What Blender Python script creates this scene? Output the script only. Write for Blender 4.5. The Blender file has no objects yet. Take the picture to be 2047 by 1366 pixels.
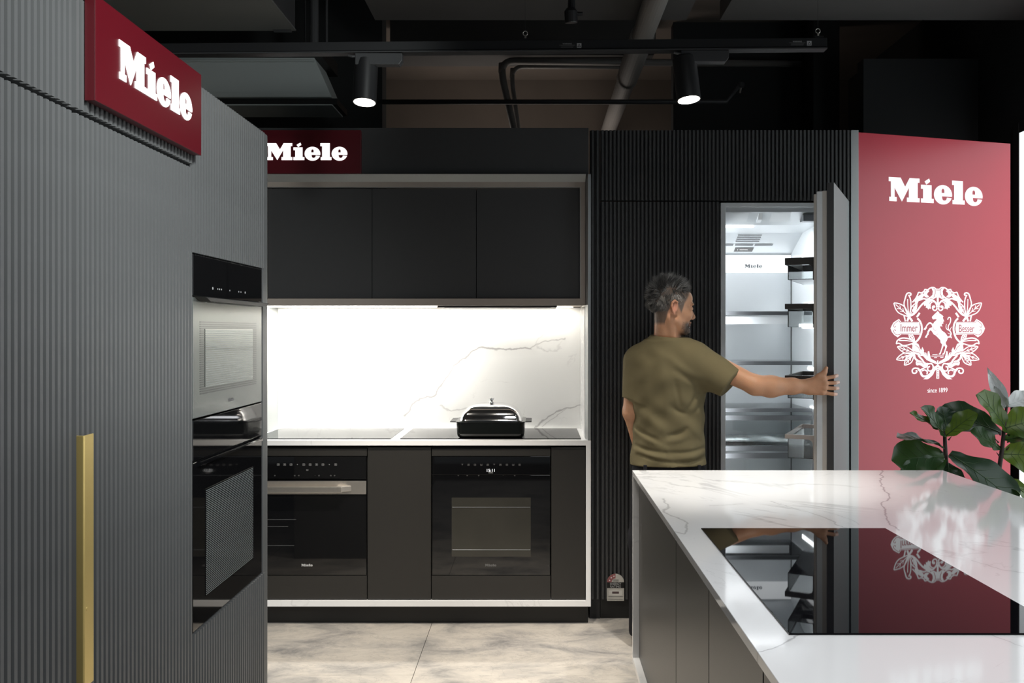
import bpy, bmesh, math, random
import numpy as np
from mathutils import Vector, Matrix
random.seed(7)
rng = np.random.default_rng(7)
scene = bpy.context.scene
COL = scene.collection

# ------------------------------------------------------------------ camera
H = 1.46                     # eye height
F = 1760.0                   # focal length in pixels of a 2047 px wide frame
VX, VY = 1072.0, 662.0       # vanishing point of the depth direction
cam_d = bpy.data.cameras.new('camera')
cam_d.sensor_width = 36.0
cam_d.lens = 36.0 * F / 2047.0
cam_d.shift_x = -(VX - 1023.5) / 2047.0
cam_d.shift_y = (VY - 683.0) / 2047.0
cam_d.clip_start = 0.05
cam = bpy.data.objects.new('camera', cam_d)
COL.objects.link(cam)
cam.location = (0, 0, H)
cam.rotation_euler = (math.pi / 2, 0, 0)
scene.camera = cam

# ------------------------------------------------------------------ world, large lights, exposure
scene.view_settings.view_transform = 'Standard'
scene.view_settings.look = 'None'
scene.view_settings.gamma = 1.0
scene.view_settings.use_curve_mapping = False
scene.view_settings.exposure = 0.0
world = bpy.data.worlds.new('showroom_world')
scene.world = world
world.use_nodes = True
bg = world.node_tree.nodes['Background']
bg.inputs[0].default_value = (0.82, 0.93, 1.0, 1)
bg.inputs[1].default_value = 0.10


def area_light(name, loc, aim, sx, sy, power, color=(1, 1, 1), spread=180):
    d = bpy.data.lights.new(name, 'AREA')
    d.shape = 'RECTANGLE'
    d.size, d.size_y = sx, sy
    d.energy = power
    d.color = color
    d.spread = math.radians(spread)
    o = bpy.data.objects.new(name, d)
    COL.objects.link(o)
    o.location = loc
    o.rotation_euler = (Vector(aim) - Vector(loc)).to_track_quat('-Z', 'Y').to_euler()
    return o


def spot_light(name, loc, aim, power, angle, blend=0.6, radius=0.04, color=(1, 0.93, 0.84)):
    d = bpy.data.lights.new(name, 'SPOT')
    d.energy = power
    d.spot_size = math.radians(angle)
    d.spot_blend = blend
    d.shadow_soft_size = radius
    d.color = color
    o = bpy.data.objects.new(name, d)
    COL.objects.link(o)
    o.location = loc
    o.rotation_euler = (Vector(aim) - Vector(loc)).to_track_quat('-Z', 'Y').to_euler()
    return o


# unseen lights without fittings, added in place of the showroom's other lamps
area_light('unseen_light', (0.75, 1.2, 3.0), (0.75, 1.2, 0), 1.6, 1.6, 30, (0.96, 0.98, 1.0), 150)
spot_light('unseen_spot', (0.95, 2.6, 3.0), (0.66, 3.30, 0.9), 150, 40, 1.0, 0.05, (1, 0.98, 0.95))
spot_light('unseen_spot', (0.75, 0.55, 3.0), (-0.93, 2.40, 1.92), 400, 50, 1.0, 0.25, (0.94, 0.99, 0.98))
spot_light('unseen_spot', (0.9, 0.2, 2.3), (-0.93, 2.0, 0.95), 90, 62, 1.0, 0.25, (0.97, 0.98, 1.0))  # added low fill that lifts the dark lower slats of the side run
spot_light('unseen_spot', (-0.15, 3.0, 2.9), (-0.35, 4.1, 0.0), 175, 50, 0.9, 0.06, (1, 0.93, 0.83))
spot_light('unseen_spot', (1.9, 2.9, 2.9), (2.35, 4.6, 2.0), 24, 55, 1.0, 0.1, (1, 0.97, 0.96))
spot_light('unseen_spot', (-0.1, 2.4, 2.5), (-1.45, 4.8, 2.86), 30, 34, 1.0, 0.1, (0.93, 1.0, 0.98))  # added spot aimed at the air outlet to brighten its front
area_light('unseen_light', (-0.2, 6.6, 2.35), (-0.2, 6.6, 4.0), 1.6, 0.5, 7.0, (1, 0.90, 0.82), 160)

# ------------------------------------------------------------------ materials
def mat(name, color, rough=0.5, metal=0.0, spec=0.5, coat=0.0, trans=0.0, emit=None, estr=0.0, ior=1.5, noise=0.0, nscale=30.0,
        bump=0.0, bscale=120.0):
    m = bpy.data.materials.new(name)
    m.use_nodes = True
    nt = m.node_tree
    p = nt.nodes['Principled BSDF']
    c = tuple(color) + (1,)
    p.inputs['Base Color'].default_value = c
    p.inputs['Roughness'].default_value = rough
    p.inputs['Metallic'].default_value = metal
    p.inputs['Specular IOR Level'].default_value = spec
    p.inputs['IOR'].default_value = ior
    p.inputs['Coat Weight'].default_value = coat
    p.inputs['Coat Roughness'].default_value = 0.03
    p.inputs['Transmission Weight'].default_value = trans
    if emit:
        p.inputs['Emission Color'].default_value = tuple(emit) + (1,)
        p.inputs['Emission Strength'].default_value = estr
    if noise or bump:
        tc = nt.nodes.new('ShaderNodeTexCoord')
        n = nt.nodes.new('ShaderNodeTexNoise')
        n.inputs['Scale'].default_value = nscale
        n.inputs['Detail'].default_value = 5
        nt.links.new(tc.outputs['Object'], n.inputs['Vector'])
        if noise:
            mx = nt.nodes.new('ShaderNodeMix')
            mx.data_type = 'RGBA'
            mx.inputs[6].default_value = tuple(max(0, v * (1 - noise)) for v in color) + (1,)
            mx.inputs[7].default_value = tuple(min(1, v * (1 + noise)) for v in color) + (1,)
            nt.links.new(n.outputs['Fac'], mx.inputs[0])
            nt.links.new(mx.outputs[2], p.inputs['Base Color'])
        if bump:
            n2 = nt.nodes.new('ShaderNodeTexNoise')
            n2.inputs['Scale'].default_value = bscale
            nt.links.new(tc.outputs['Object'], n2.inputs['Vector'])
            b = nt.nodes.new('ShaderNodeBump')
            b.inputs['Strength'].default_value = bump
            b.inputs['Distance'].default_value = 0.01
            nt.links.new(n2.outputs['Fac'], b.inputs['Height'])
            nt.links.new(b.outputs['Normal'], p.inputs['Normal'])
    return m


def math_node(nt, op, a=None, b=None, va=None, vb=None):
    n = nt.nodes.new('ShaderNodeMath')
    n.operation = op
    if a is not None: nt.links.new(a, n.inputs[0])
    if b is not None: nt.links.new(b, n.inputs[1])
    if va is not None: n.inputs[0].default_value = va
    if vb is not None: n.inputs[1].default_value = vb
    return n.outputs[0]


def stone_mat(name, base, vein, rough=0.1, scale=1.0, offset=(0, 0, 0), mask=None, lines=()):
    """white marble: thin broken veins where distorted noise crosses its middle value"""
    m = mat(name, base, rough)
    nt = m.node_tree
    p = nt.nodes['Principled BSDF']
    p.inputs['Specular IOR Level'].default_value = 0.27
    g = nt.nodes.new('ShaderNodeNewGeometry')
    mp = nt.nodes.new('ShaderNodeMapping')
    mp.inputs['Location'].default_value = offset
    mp.inputs['Rotation'].default_value = (0.3, 0.5, 0.6)
    nt.links.new(g.outputs['Position'], mp.inputs['Vector'])
    acc = None
    for sc, dist, wid, strength in ((0.8 * scale, 0.9, 0.006, 0.42), (1.9 * scale, 1.3, 0.006, 0.22)):
        n = nt.nodes.new('ShaderNodeTexNoise')
        n.inputs['Scale'].default_value = sc
        n.inputs['Detail'].default_value = 7
        n.inputs['Roughness'].default_value = 0.52
        n.inputs['Distortion'].default_value = dist
        nt.links.new(mp.outputs[0], n.inputs['Vector'])
        d = math_node(nt, 'ABSOLUTE', math_node(nt, 'SUBTRACT', n.outputs['Fac'], vb=0.5))
        r = nt.nodes.new('ShaderNodeMapRange')
        r.inputs[1].default_value = 0.0
        r.inputs[2].default_value = wid
        r.inputs[3].default_value = strength
        r.inputs[4].default_value = 0.0
        nt.links.new(d, r.inputs[0])
        n2 = nt.nodes.new('ShaderNodeTexNoise')
        n2.inputs['Scale'].default_value = 3.1 * sc
        n2.inputs['Detail'].default_value = 2
        nt.links.new(mp.outputs[0], n2.inputs['Vector'])
        r2 = nt.nodes.new('ShaderNodeMapRange')
        r2.inputs[1].default_value = 0.45
        r2.inputs[2].default_value = 0.62
        nt.links.new(n2.outputs['Fac'], r2.inputs[0])
        v = math_node(nt, 'MULTIPLY', r.outputs[0], r2.outputs[0])
        acc = v if acc is None else math_node(nt, 'MAXIMUM', acc, v)
    if lines:
        # the slab's own long veins: distance to hand-placed lines, roughened by noise
        def vm(op, a=None, b=None, va=None, vb=None, sc_=None):
            n = nt.nodes.new('ShaderNodeVectorMath')
            n.operation = op
            if a is not None: nt.links.new(a, n.inputs[0])
            if b is not None: nt.links.new(b, n.inputs[1])
            if va is not None: n.inputs[0].default_value = va
            if vb is not None: n.inputs[1].default_value = vb
            if sc_ is not None: nt.links.new(sc_, n.inputs['Scale'])
            return n
        q = g.outputs['Position']
        for sc, amp in ((7.0, 0.040), (30.0, 0.008)):
            n = nt.nodes.new('ShaderNodeTexNoise')
            n.inputs['Scale'].default_value = sc
            n.inputs['Detail'].default_value = 4
            nt.links.new(g.outputs['Position'], n.inputs['Vector'])
            o_ = vm('SUBTRACT', n.outputs['Color'], vb=(0.5, 0.5, 0.5)).outputs[0]
            k_ = nt.nodes.new('ShaderNodeVectorMath'); k_.operation = 'SCALE'
            nt.links.new(o_, k_.inputs[0]); k_.inputs['Scale'].default_value = amp * 2
            q = vm('ADD', q, k_.outputs[0]).outputs[0]
        q = vm('MULTIPLY', q, vb=mask).outputs[0]
        for pts, wid, strength in lines:
            dmin = None
            for a, b in zip(pts[:-1], pts[1:]):
                a, b = Vector(a) * Vector(mask), Vector(b) * Vector(mask)
                ba = b - a
                pa = vm('SUBTRACT', q, vb=tuple(a)).outputs[0]
                h_ = math_node(nt, 'MULTIPLY', vm('DOT_PRODUCT', pa, vb=tuple(ba)).outputs['Value'], vb=1 / max(ba.length_squared, 1e-9))
                cl_ = nt.nodes.new('ShaderNodeClamp'); nt.links.new(h_, cl_.inputs[0])
                k_ = nt.nodes.new('ShaderNodeVectorMath'); k_.operation = 'SCALE'
                k_.inputs[0].default_value = tuple(ba); nt.links.new(cl_.outputs[0], k_.inputs['Scale'])
                ln_ = vm('LENGTH', vm('SUBTRACT', pa, k_.outputs[0]).outputs[0]).outputs['Value']
                dmin = ln_ if dmin is None else math_node(nt, 'MINIMUM', dmin, ln_)
            r = nt.nodes.new('ShaderNodeMapRange')
            r.interpolation_type = 'SMOOTHSTEP'
            r.inputs[1].default_value, r.inputs[2].default_value = 0.0, wid
            r.inputs[3].default_value, r.inputs[4].default_value = strength, 0.0
            nt.links.new(dmin, r.inputs[0])
            r2 = nt.nodes.new('ShaderNodeMapRange')
            r2.inputs[1].default_value, r2.inputs[2].default_value = 0.0, wid * 6
            r2.inputs[3].default_value, r2.inputs[4].default_value = strength * 0.16, 0.0
            nt.links.new(dmin, r2.inputs[0])
            acc = math_node(nt, 'MAXIMUM', acc, math_node(nt, 'MAXIMUM', r.outputs[0], r2.outputs[0]))
    mx = nt.nodes.new('ShaderNodeMix')
    mx.data_type = 'RGBA'
    mx.inputs[6].default_value = tuple(base) + (1,)
    mx.inputs[7].default_value = tuple(vein) + (1,)
    nt.links.new(acc, mx.inputs[0])
    nt.links.new(mx.outputs[2], p.inputs['Base Color'])
    return m


def vcol_mat(name, rough, spec=0.4, sss=0.0, bump=0.0, bscale=400):
    m = mat(name, (0.5, 0.5, 0.5), rough, spec=spec, bump=bump, bscale=bscale)
    nt = m.node_tree
    a = nt.nodes.new('ShaderNodeAttribute')
    a.attribute_name = 'tint'
    nt.links.new(a.outputs['Color'], nt.nodes['Principled BSDF'].inputs['Base Color'])
    if sss:
        nt.nodes['Principled BSDF'].inputs['Subsurface Weight'].default_value = sss
        nt.nodes['Principled BSDF'].inputs['Subsurface Scale'].default_value = 0.004
    return m


M = {}
def on_island(*px):
    return [((x - VX) / F * (0.55 * F / (y - VY)), 0.55 * F / (y - VY), 0) for x, y in px]


def on_splash(*px):
    return [((x - VX) / F * 4.89, 0, H - (y - VY) / F * 4.89) for x, y in px]


M['stone'] = stone_mat('white_marble', (0.80, 0.80, 0.80), (0.30, 0.29, 0.30), 0.07, 1.0, (0, 0, 0), (1, 1, 0), (
    (on_island((1767, 935), (1762, 972), (1776, 986), (1768, 1010), (1774, 1040), (1800, 1060)), 0.006, 0.75),
    (on_island((1540, 1003), (1610, 1022), (1690, 1055)), 0.006, 0.45),
    (on_island((1640, 1020), (1720, 1050)), 0.004, 0.30),
    (on_island((1328, 998), (1338, 1030), (1368, 1042), (1372, 1068), (1345, 1062)), 0.008, 0.55),
    (on_island((1420, 1012), (1480, 1008)), 0.006, 0.40),
    (on_island((1512, 1302), (1570, 1282), (1640, 1260)), 0.004, 0.70),
    (on_island((1935, 1120), (2000, 1140), (2047, 1146)), 0.005, 0.40),
    (on_island((1975, 1270), (2047, 1296)), 0.004, 0.40)))
M['stone_splash'] = stone_mat('white_marble_splashback', (0.82, 0.82, 0.80), (0.34, 0.33, 0.33), 0.12, 1.0, (3.1, 0.4, 1.7), (1, 0, 1), (
    (on_splash((808, 832), (840, 798), (872, 790), (896, 752), (906, 725), (932, 716), (956, 700), (1062, 694)), 0.009, 0.85),
    (on_splash((1058, 694), (1086, 680), (1130, 681)), 0.006, 0.6),
    (on_splash((922, 664), (930, 676), (958, 678)), 0.007, 0.5),
    (on_splash((1068, 852), (1112, 822), (1170, 806)), 0.008, 0.75),
    (on_splash((1085, 850), (1135, 816)), 0.005, 0.5),
    (on_splash((880, 810), (905, 822), (935, 812)), 0.007, 0.5),
    (on_splash((672, 780), (686, 815), (700, 836)), 0.008, 0.6),
    (on_splash((540, 795), (575, 776)), 0.006, 0.5)))
M['slat'] = mat('black_ribbed_laminate', (0.100, 0.103, 0.104), 0.45, spec=0.4, noise=0.14, nscale=7)
M['slat_dark'] = mat('black_ribbed_laminate_deep', (0.058, 0.059, 0.060), 0.42, spec=0.4, noise=0.1, nscale=9)
M['back'] = mat('black_backing', (0.012, 0.012, 0.013), 0.6)
M['matte'] = mat('matte_black_front', (0.046, 0.046, 0.047), 0.5, spec=0.4, noise=0.06, nscale=40)
M['brown'] = mat('dark_bronze_front', (0.021, 0.0195, 0.0175), 0.42, spec=0.5, noise=0.06, nscale=40)
M['island_front'] = mat('bronze_black_front', (0.060, 0.056, 0.050), 0.38, spec=0.5, noise=0.05, nscale=30)
M['glass_black'] = mat('black_oven_glass', (0.004, 0.004, 0.0045), 0.035, spec=0.6, ior=1.55)
M['glass_hob'] = mat('black_ceramic_glass', (0.004, 0.004, 0.005), 0.02, spec=0.12, ior=1.45)
M['glass_grey'] = mat('graphite_mirror_glass', (0.16, 0.175, 0.165), 0.16, metal=0.55, spec=0.8)
M['glass_window'] = mat('oven_window_glass', (0.30, 0.32, 0.31), 0.06, metal=0.9)
M['glass_window_dim'] = mat('tinted_oven_window', (0.040, 0.038, 0.031), 0.16, metal=0.2, spec=0.7, noise=0.25, nscale=6)
M['stripe'] = mat('printed_stripe', (0.26, 0.29, 0.285), 0.35, metal=0.3)
M['stripe_dark'] = mat('printed_stripe_dark', (0.07, 0.075, 0.075), 0.15, metal=0.5)
M['steel'] = mat('brushed_steel', (0.80, 0.75, 0.69), 0.36, metal=1.0, noise=0.05, nscale=60)
M['chrome'] = mat('chrome', (0.85, 0.85, 0.86), 0.05, metal=1.0)
M['brass'] = mat('brushed_brass', (0.86, 0.66, 0.25), 0.42, metal=0.75, noise=0.05, nscale=14)
M['alu'] = mat('grey_aluminium', (0.42, 0.44, 0.44), 0.4, metal=0.7)
M['taupe'] = mat('taupe_frame', (0.36, 0.31, 0.27), 0.5, noise=0.05, nscale=30)
M['red'] = mat('red_sign_face', (0.09, 0.002, 0.007), 0.36, spec=0.5)
M['red_dark'] = mat('red_sign_edge', (0.075, 0.004, 0.008), 0.4)
M['banner'] = mat('red_banner_print', (0.43, 0.035, 0.055), 0.32, spec=0.6, noise=0.04, nscale=4)
M['white_print'] = mat('white_print', (0.86, 0.85, 0.86), 0.45)
M['letter'] = mat('lit_letter', (0.9, 0.9, 0.9), 0.4, emit=(1, 0.98, 0.96), estr=1.1)
M['banner_letter'] = mat('backlit_banner_print', (0.8, 0.8, 0.8), 0.5, emit=(1, 0.97, 0.98), estr=0.50)
M['black_metal'] = mat('black_powder_coat', (0.014, 0.014, 0.015), 0.42, spec=0.5)
M['dark_metal'] = mat('dark_grey_metal', (0.045, 0.045, 0.047), 0.4, spec=0.5)
M['lamp_emit'] = mat('lamp_lens', (1, 1, 1), 0.4, emit=(1, 0.93, 0.80), estr=14)
M['ceiling'] = mat('dark_ceiling_paint', (0.05, 0.048, 0.046), 0.8, noise=0.25, nscale=2.5)
M['concrete'] = mat('brown_concrete', (0.15, 0.125, 0.105), 0.85, noise=0.35, nscale=1.7)
M['wall_dark'] = mat('black_wall_paint', (0.018, 0.019, 0.02), 0.7, noise=0.2, nscale=3)
M['duct'] = mat('painted_duct', (0.42, 0.45, 0.44), 0.5, spec=0.5)
M['door_grey'] = mat('grey_door_panel', (0.21, 0.235, 0.23), 0.55, spec=0.3)
M['duct_dark'] = mat('painted_duct_dark', (0.05, 0.05, 0.052), 0.5)
M['pipe'] = mat('grey_pipe', (0.16, 0.15, 0.14), 0.55)
M['print_grey'] = mat('grey_print', (0.45, 0.45, 0.45), 0.5)
M['print_mid'] = mat('mid_grey_print', (0.22, 0.22, 0.22), 0.5)
M['print_dim'] = mat('dim_grey_print', (0.12, 0.12, 0.12), 0.5)
M['display'] = mat('display_digits', (0.9, 0.9, 0.9), 0.5, emit=(0.9, 0.95, 1.0), estr=0.9)
M['fridge'] = mat('fridge_liner', (0.66, 0.69, 0.71), 0.30, spec=0.5)
M['fridge_steel'] = mat('fridge_back_steel', (0.62, 0.65, 0.67), 0.38, metal=0.55)
M['fridge_led'] = mat('fridge_light', (1, 1, 1), 0.4, emit=(0.95, 0.98, 1.0), estr=6.0)
M['fridge_band'] = mat('fridge_lit_band', (1, 1, 1), 0.4, emit=(0.95, 0.98, 1.0), estr=0.75)
M['gasket'] = mat('door_gasket', (0.50, 0.47, 0.43), 0.5)
M['bin_rim'] = mat('bin_rim', (0.035, 0.032, 0.030), 0.35)
M['bin_steel'] = mat('bin_steel_rim', (0.52, 0.46, 0.42), 0.3, metal=0.6)
M['shelf_rail'] = mat('shelf_rail', (0.16, 0.17, 0.18), 0.3, metal=0.6)
M['black'] = mat('plain_black', (0.006, 0.006, 0.006), 0.5)
M['lightbox'] = mat('daylit_glass', (0.8, 0.85, 0.86), 0.3, emit=(0.88, 0.97, 1.0), estr=1.7)


def clear_glass(name, color=(0.92, 0.96, 0.96), alpha=0.25, rough=0.02):
    m = bpy.data.materials.new(name)
    m.use_nodes = True
    nt = m.node_tree
    for n in list(nt.nodes): nt.nodes.remove(n)
    out = nt.nodes.new('ShaderNodeOutputMaterial')
    t = nt.nodes.new('ShaderNodeBsdfTransparent')
    t.inputs[0].default_value = tuple(color) + (1,)
    g = nt.nodes.new('ShaderNodeBsdfGlossy')
    g.inputs['Roughness'].default_value = rough
    fr = nt.nodes.new('ShaderNodeFresnel')
    fr.inputs[0].default_value = 1.5
    ad = math_node(nt, 'ADD', fr.outputs[0], vb=alpha)
    mx = nt.nodes.new('ShaderNodeMixShader')
    nt.links.new(ad, mx.inputs[0])
    nt.links.new(t.outputs[0], mx.inputs[1])
    nt.links.new(g.outputs[0], mx.inputs[2])
    nt.links.new(mx.outputs[0], out.inputs[0])
    return m


M['clear'] = clear_glass('clear_plastic', (0.97, 0.985, 0.985), 0.02)


def tile_mat():
    m = mat('stone_look_tile', (0.45, 0.42, 0.38), 0.32)
    nt = m.node_tree
    p = nt.nodes['Principled BSDF']
    g = nt.nodes.new('ShaderNodeNewGeometry')
    mp = nt.nodes.new('ShaderNodeMapping')
    mp.inputs['Scale'].default_value = (1.0, 1.7, 1)
    nt.links.new(g.outputs['Position'], mp.inputs['Vector'])
    n = nt.nodes.new('ShaderNodeTexNoise')
    n.inputs['Scale'].default_value = 3.4
    n.inputs['Detail'].default_value = 12
    n.inputs['Roughness'].default_value = 0.70
    n.inputs['Distortion'].default_value = 0.5
    nt.links.new(mp.outputs[0], n.inputs['Vector'])
    cr = nt.nodes.new('ShaderNodeValToRGB')
    e = cr.color_ramp.elements
    e[0].position, e[0].color = 0.33, (0.20, 0.195, 0.19, 1)
    e[1].position, e[1].color = 0.70, (0.56, 0.52, 0.465, 1)
    k = cr.color_ramp.elements.new(0.47)
    k.color = (0.40, 0.375, 0.345, 1)
    k = cr.color_ramp.elements.new(0.56)
    k.color = (0.50, 0.46, 0.41, 1)
    nt.links.new(n.outputs['Fac'], cr.inputs[0])
    n2 = nt.nodes.new('ShaderNodeTexNoise')
    n2.inputs['Scale'].default_value = 4.2
    n2.inputs['Detail'].default_value = 10
    n2.inputs['Roughness'].default_value = 0.7
    n2.inputs['Distortion'].default_value = 1.2
    nt.links.new(mp.outputs[0], n2.inputs['Vector'])
    d = math_node(nt, 'ABSOLUTE', math_node(nt, 'SUBTRACT', n2.outputs['Fac'], vb=0.5))
    r = nt.nodes.new('ShaderNodeMapRange')
    r.inputs[1].default_value = 0.0
    r.inputs[2].default_value = 0.012
    r.inputs[3].default_value = 0.45
    r.inputs[4].default_value = 0.0
    nt.links.new(d, r.inputs[0])
    mx = nt.nodes.new('ShaderNodeMix')
    mx.data_type = 'RGBA'
    mx.inputs[7].default_value = (0.20, 0.19, 0.18, 1)
    nt.links.new(r.outputs[0], mx.inputs[0])
    nt.links.new(cr.outputs[0], mx.inputs[6])
    nt.links.new(mx.outputs[2], p.inputs['Base Color'])
    return m


M['tile'] = tile_mat()

# ------------------------------------------------------------------ helpers
ORIGIN = {}


def at(x, y, Y):
    """world point seen at photo pixel (x, y) standing at depth Y"""
    return Vector(((x - VX) / F * Y, Y, H - (y - VY) / F * Y))


class MB:
    """collects shapes in world coordinates; build() links them as ONE mesh object"""
    def __init__(self, T=None):
        self.v, self.f, self.T = [], [], T

    def add(self, verts, faces):
        n = len(self.v)
        for p in verts:
            p = Vector(p)
            self.v.append(self.T @ p if self.T else p)
        self.f += [tuple(i + n for i in q) for q in faces]
        return self

    def box(self, x0, x1, y0, y1, z0, z1):
        return self.add([(x0, y0, z0), (x1, y0, z0), (x1, y1, z0), (x0, y1, z0), (x0, y0, z1), (x1, y0, z1), (x1, y1, z1), (x0, y1, z1)],
                        [(0, 3, 2, 1), (4, 5, 6, 7), (0, 1, 5, 4), (1, 2, 6, 5), (2, 3, 7, 6), (3, 0, 4, 7)])

    def prism(self, pts, axis, a, b):
        """polygon pts (2D) extruded along axis ('x': pts are (y,z), 'y': (x,z), 'z': (x,y))"""
        def P(q, t):
            return {'x': (t, q[0], q[1]), 'y': (q[0], t, q[1]), 'z': (q[0], q[1], t)}[axis]
        n = len(pts)
        vs = [P(q, a) for q in pts] + [P(q, b) for q in pts]
        fs = [tuple(range(n - 1, -1, -1)), tuple(range(n, 2 * n))] + [(i, (i + 1) % n, n + (i + 1) % n, n + i) for i in range(n)]
        return self.add(vs, fs)

    def tube(self, path, r, n=10, cap=True):
        path = [Vector(p) for p in path]
        rs = r if isinstance(r, (list, tuple)) else [r] * len(path)
        vs, fs = [], []
        prev = None
        for i, p in enumerate(path):
            t = (path[min(i + 1, len(path) - 1)] - path[max(i - 1, 0)]).normalized()
            if prev is None:
                u = t.orthogonal().normalized()
            else:
                u = (prev - t * prev.dot(t)).normalized()
            prev = u
            w = t.cross(u)
            for k in range(n):
                a = 2 * math.pi * k / n
                vs.append(p + (u * math.cos(a) + w * math.sin(a)) * rs[i])
        for i in range(len(path) - 1):
            for k in range(n):
                a, b = i * n + k, i * n + (k + 1) % n
                fs.append((a, b, b + n, a + n))
        if cap:
            fs.append(tuple(range(n - 1, -1, -1)))
            fs.append(tuple(range((len(path) - 1) * n, len(path) * n)))
        return self.add(vs, fs)

    def lathe(self, prof, c, axis=(0, 0, 1), n=24):
        """prof: list of (radius, height) along axis from point c"""
        ax = Vector(axis).normalized()
        u = ax.orthogonal().normalized()
        w = ax.cross(u)
        c = Vector(c)
        vs, fs = [], []
        for r, h in prof:
            for k in range(n):
                a = 2 * math.pi * k / n
                vs.append(c + ax * h + (u * math.cos(a) + w * math.sin(a)) * max(r, 1e-5))
        for i in range(len(prof) - 1):
            for k in range(n):
                a, b = i * n + k, i * n + (k + 1) % n
                fs.append((a, b, b + n, a + n))
        fs.append(tuple(range(n - 1, -1, -1)))
        fs.append(tuple(range((len(prof) - 1) * n, len(prof) * n)))
        return self.add(vs, fs)

    def build(self, name, m, parent=None, bevel=0.0, seg=2, smooth=False, recalc=True):
        org = ORIGIN.get(parent.name, Vector((0, 0, 0))) if parent else Vector((0, 0, 0))
        if parent is None and self.v:                       # a thing of one mesh: origin at its base
            xs, ys, zs = zip(*[tuple(p) for p in self.v])
            org = Vector(((min(xs) + max(xs)) / 2, (min(ys) + max(ys)) / 2, min(zs)))
        me = bpy.data.meshes.new(name)
        me.from_pydata([tuple(p - org) for p in self.v], [], self.f)
        bm = bmesh.new()
        bm.from_mesh(me)
        if recalc:
            bmesh.ops.recalc_face_normals(bm, faces=bm.faces)
        if bevel:
            bmesh.ops.bevel(bm, geom=[e for e in bm.edges if len(e.link_faces) == 2 and e.calc_face_angle(0) > 0.5],
                            offset=bevel, segments=seg, profile=0.5, affect='EDGES', clamp_overlap=True)
        bm.to_mesh(me)
        bm.free()
        if smooth:
            for p in me.polygons: p.use_smooth = True
        me.materials.append(M[m] if isinstance(m, str) else m)
        o = bpy.data.objects.new(name, me)
        COL.objects.link(o)
        if parent:
            o.parent = parent
        else:
            o.location = org
        ORIGIN[o.name] = org
        return o


def tag(o, label=None, cat=None, group=None, kind=None):
    if label: o['label'] = label
    if cat: o['category'] = cat
    if group: o['group'] = group
    if kind: o['kind'] = kind
    return o


def thing(name, label, cat, loc, group=None, kind=None):
    o = bpy.data.objects.new(name, None)
    COL.objects.link(o)
    o.empty_display_size = 0.05
    o.location = loc
    ORIGIN[o.name] = Vector(loc)
    return tag(o, label, cat, group, kind)


def box(name, b, m, parent=None, bevel=0.0, smooth=False):
    return MB().box(*b).build(name, m, parent, bevel, smooth=smooth)


def piece(name, mesh, loc, parent):
    """one more object on shared mesh data, loc in world coordinates"""
    o = bpy.data.objects.new(name, mesh)
    COL.objects.link(o)
    o.parent = parent
    o.location = Vector(loc) - ORIGIN.get(parent.name, Vector((0, 0, 0)))
    return o


SLAT_W, SLAT_D = 0.02, 0.011
_slat = {}


def slat_mesh(h, facing, m):
    key = (round(h, 4), facing, m)
    if key not in _slat:
        pts = [(-0.0072, 0), (-0.0050, SLAT_D), (0.0050, SLAT_D), (0.0072, 0)]
        if facing == 'front':                 # proud towards -Y
            q = [(t, -n) for t, n in pts]
        else:                                 # proud towards +X
            q = [(n, t) for t, n in pts]
        b = MB().prism(q, 'z', 0, h)
        me = bpy.data.meshes.new('slat')
        me.from_pydata([tuple(p) for p in b.v], [], b.f)
        bm = bmesh.new(); bm.from_mesh(me)
        bmesh.ops.recalc_face_normals(bm, faces=bm.faces)
        bm.to_mesh(me); bm.free()
        me.materials.append(M[m])
        _slat[key] = me
    return _slat[key]


def slats_front(parent, x0, x1, y, z0, z1, m='slat_dark'):
    n = max(1, round((x1 - x0) / SLAT_W))
    w = (x1 - x0) / n
    me = slat_mesh(z1 - z0, 'front', m)
    for i in range(n):
        piece('slat', me, (x0 + (i + 0.5) * w, y, z0), parent)


def slats_side(parent, y0, y1, x, z0, z1, m='slat'):
    n = max(1, round((y1 - y0) / SLAT_W))
    w = (y1 - y0) / n
    me = slat_mesh(z1 - z0, 'side', m)
    for i in range(n):
        piece('slat', me, (x, y0 + (i + 0.5) * w, z0), parent)


def curve_shape(polys, T, depth=0.0, res=1):
    """filled 2D polygons (holes by even-odd) -> MB in world coordinates through matrix T (local x right, y up, z out)"""
    cu = bpy.data.curves.new('shape', 'CURVE')
    cu.dimensions = '2D'
    cu.fill_mode = 'BOTH'
    cu.extrude = depth / 2
    for pl in polys:
        s = cu.splines.new('POLY')
        s.points.add(len(pl) - 1)
        for k, (x, y) in enumerate(pl):
            s.points[k].co = (x, y, 0, 1)
        s.use_cyclic_u = True
    return curve_to_mb(cu, T, depth)


def curve_to_mb(cu, T, depth):
    o = bpy.data.objects.new('tmp_shape', cu)
    COL.objects.link(o)
    me = bpy.data.meshes.new_from_object(o.evaluated_get(bpy.context.evaluated_depsgraph_get()))
    b = MB(T)
    b.add([(v.co.x, v.co.y, v.co.z + depth / 2) for v in me.vertices], [tuple(p.vertices) for p in me.polygons])
    bpy.data.objects.remove(o)
    bpy.data.meshes.remove(me)
    bpy.data.curves.remove(cu)
    return b


def text_shape(s, size, T, depth=0.0006, align='CENTER', sx=1.0):
    cu = bpy.data.curves.new('words', 'FONT')
    cu.body = s
    cu.size = size
    cu.extrude = depth / 2
    cu.align_x = align
    cu.align_y = 'CENTER'
    cu.resolution_u = 3
    return curve_to_mb(cu, T @ Matrix.Diagonal((sx, 1, 1, 1)), depth)


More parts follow.
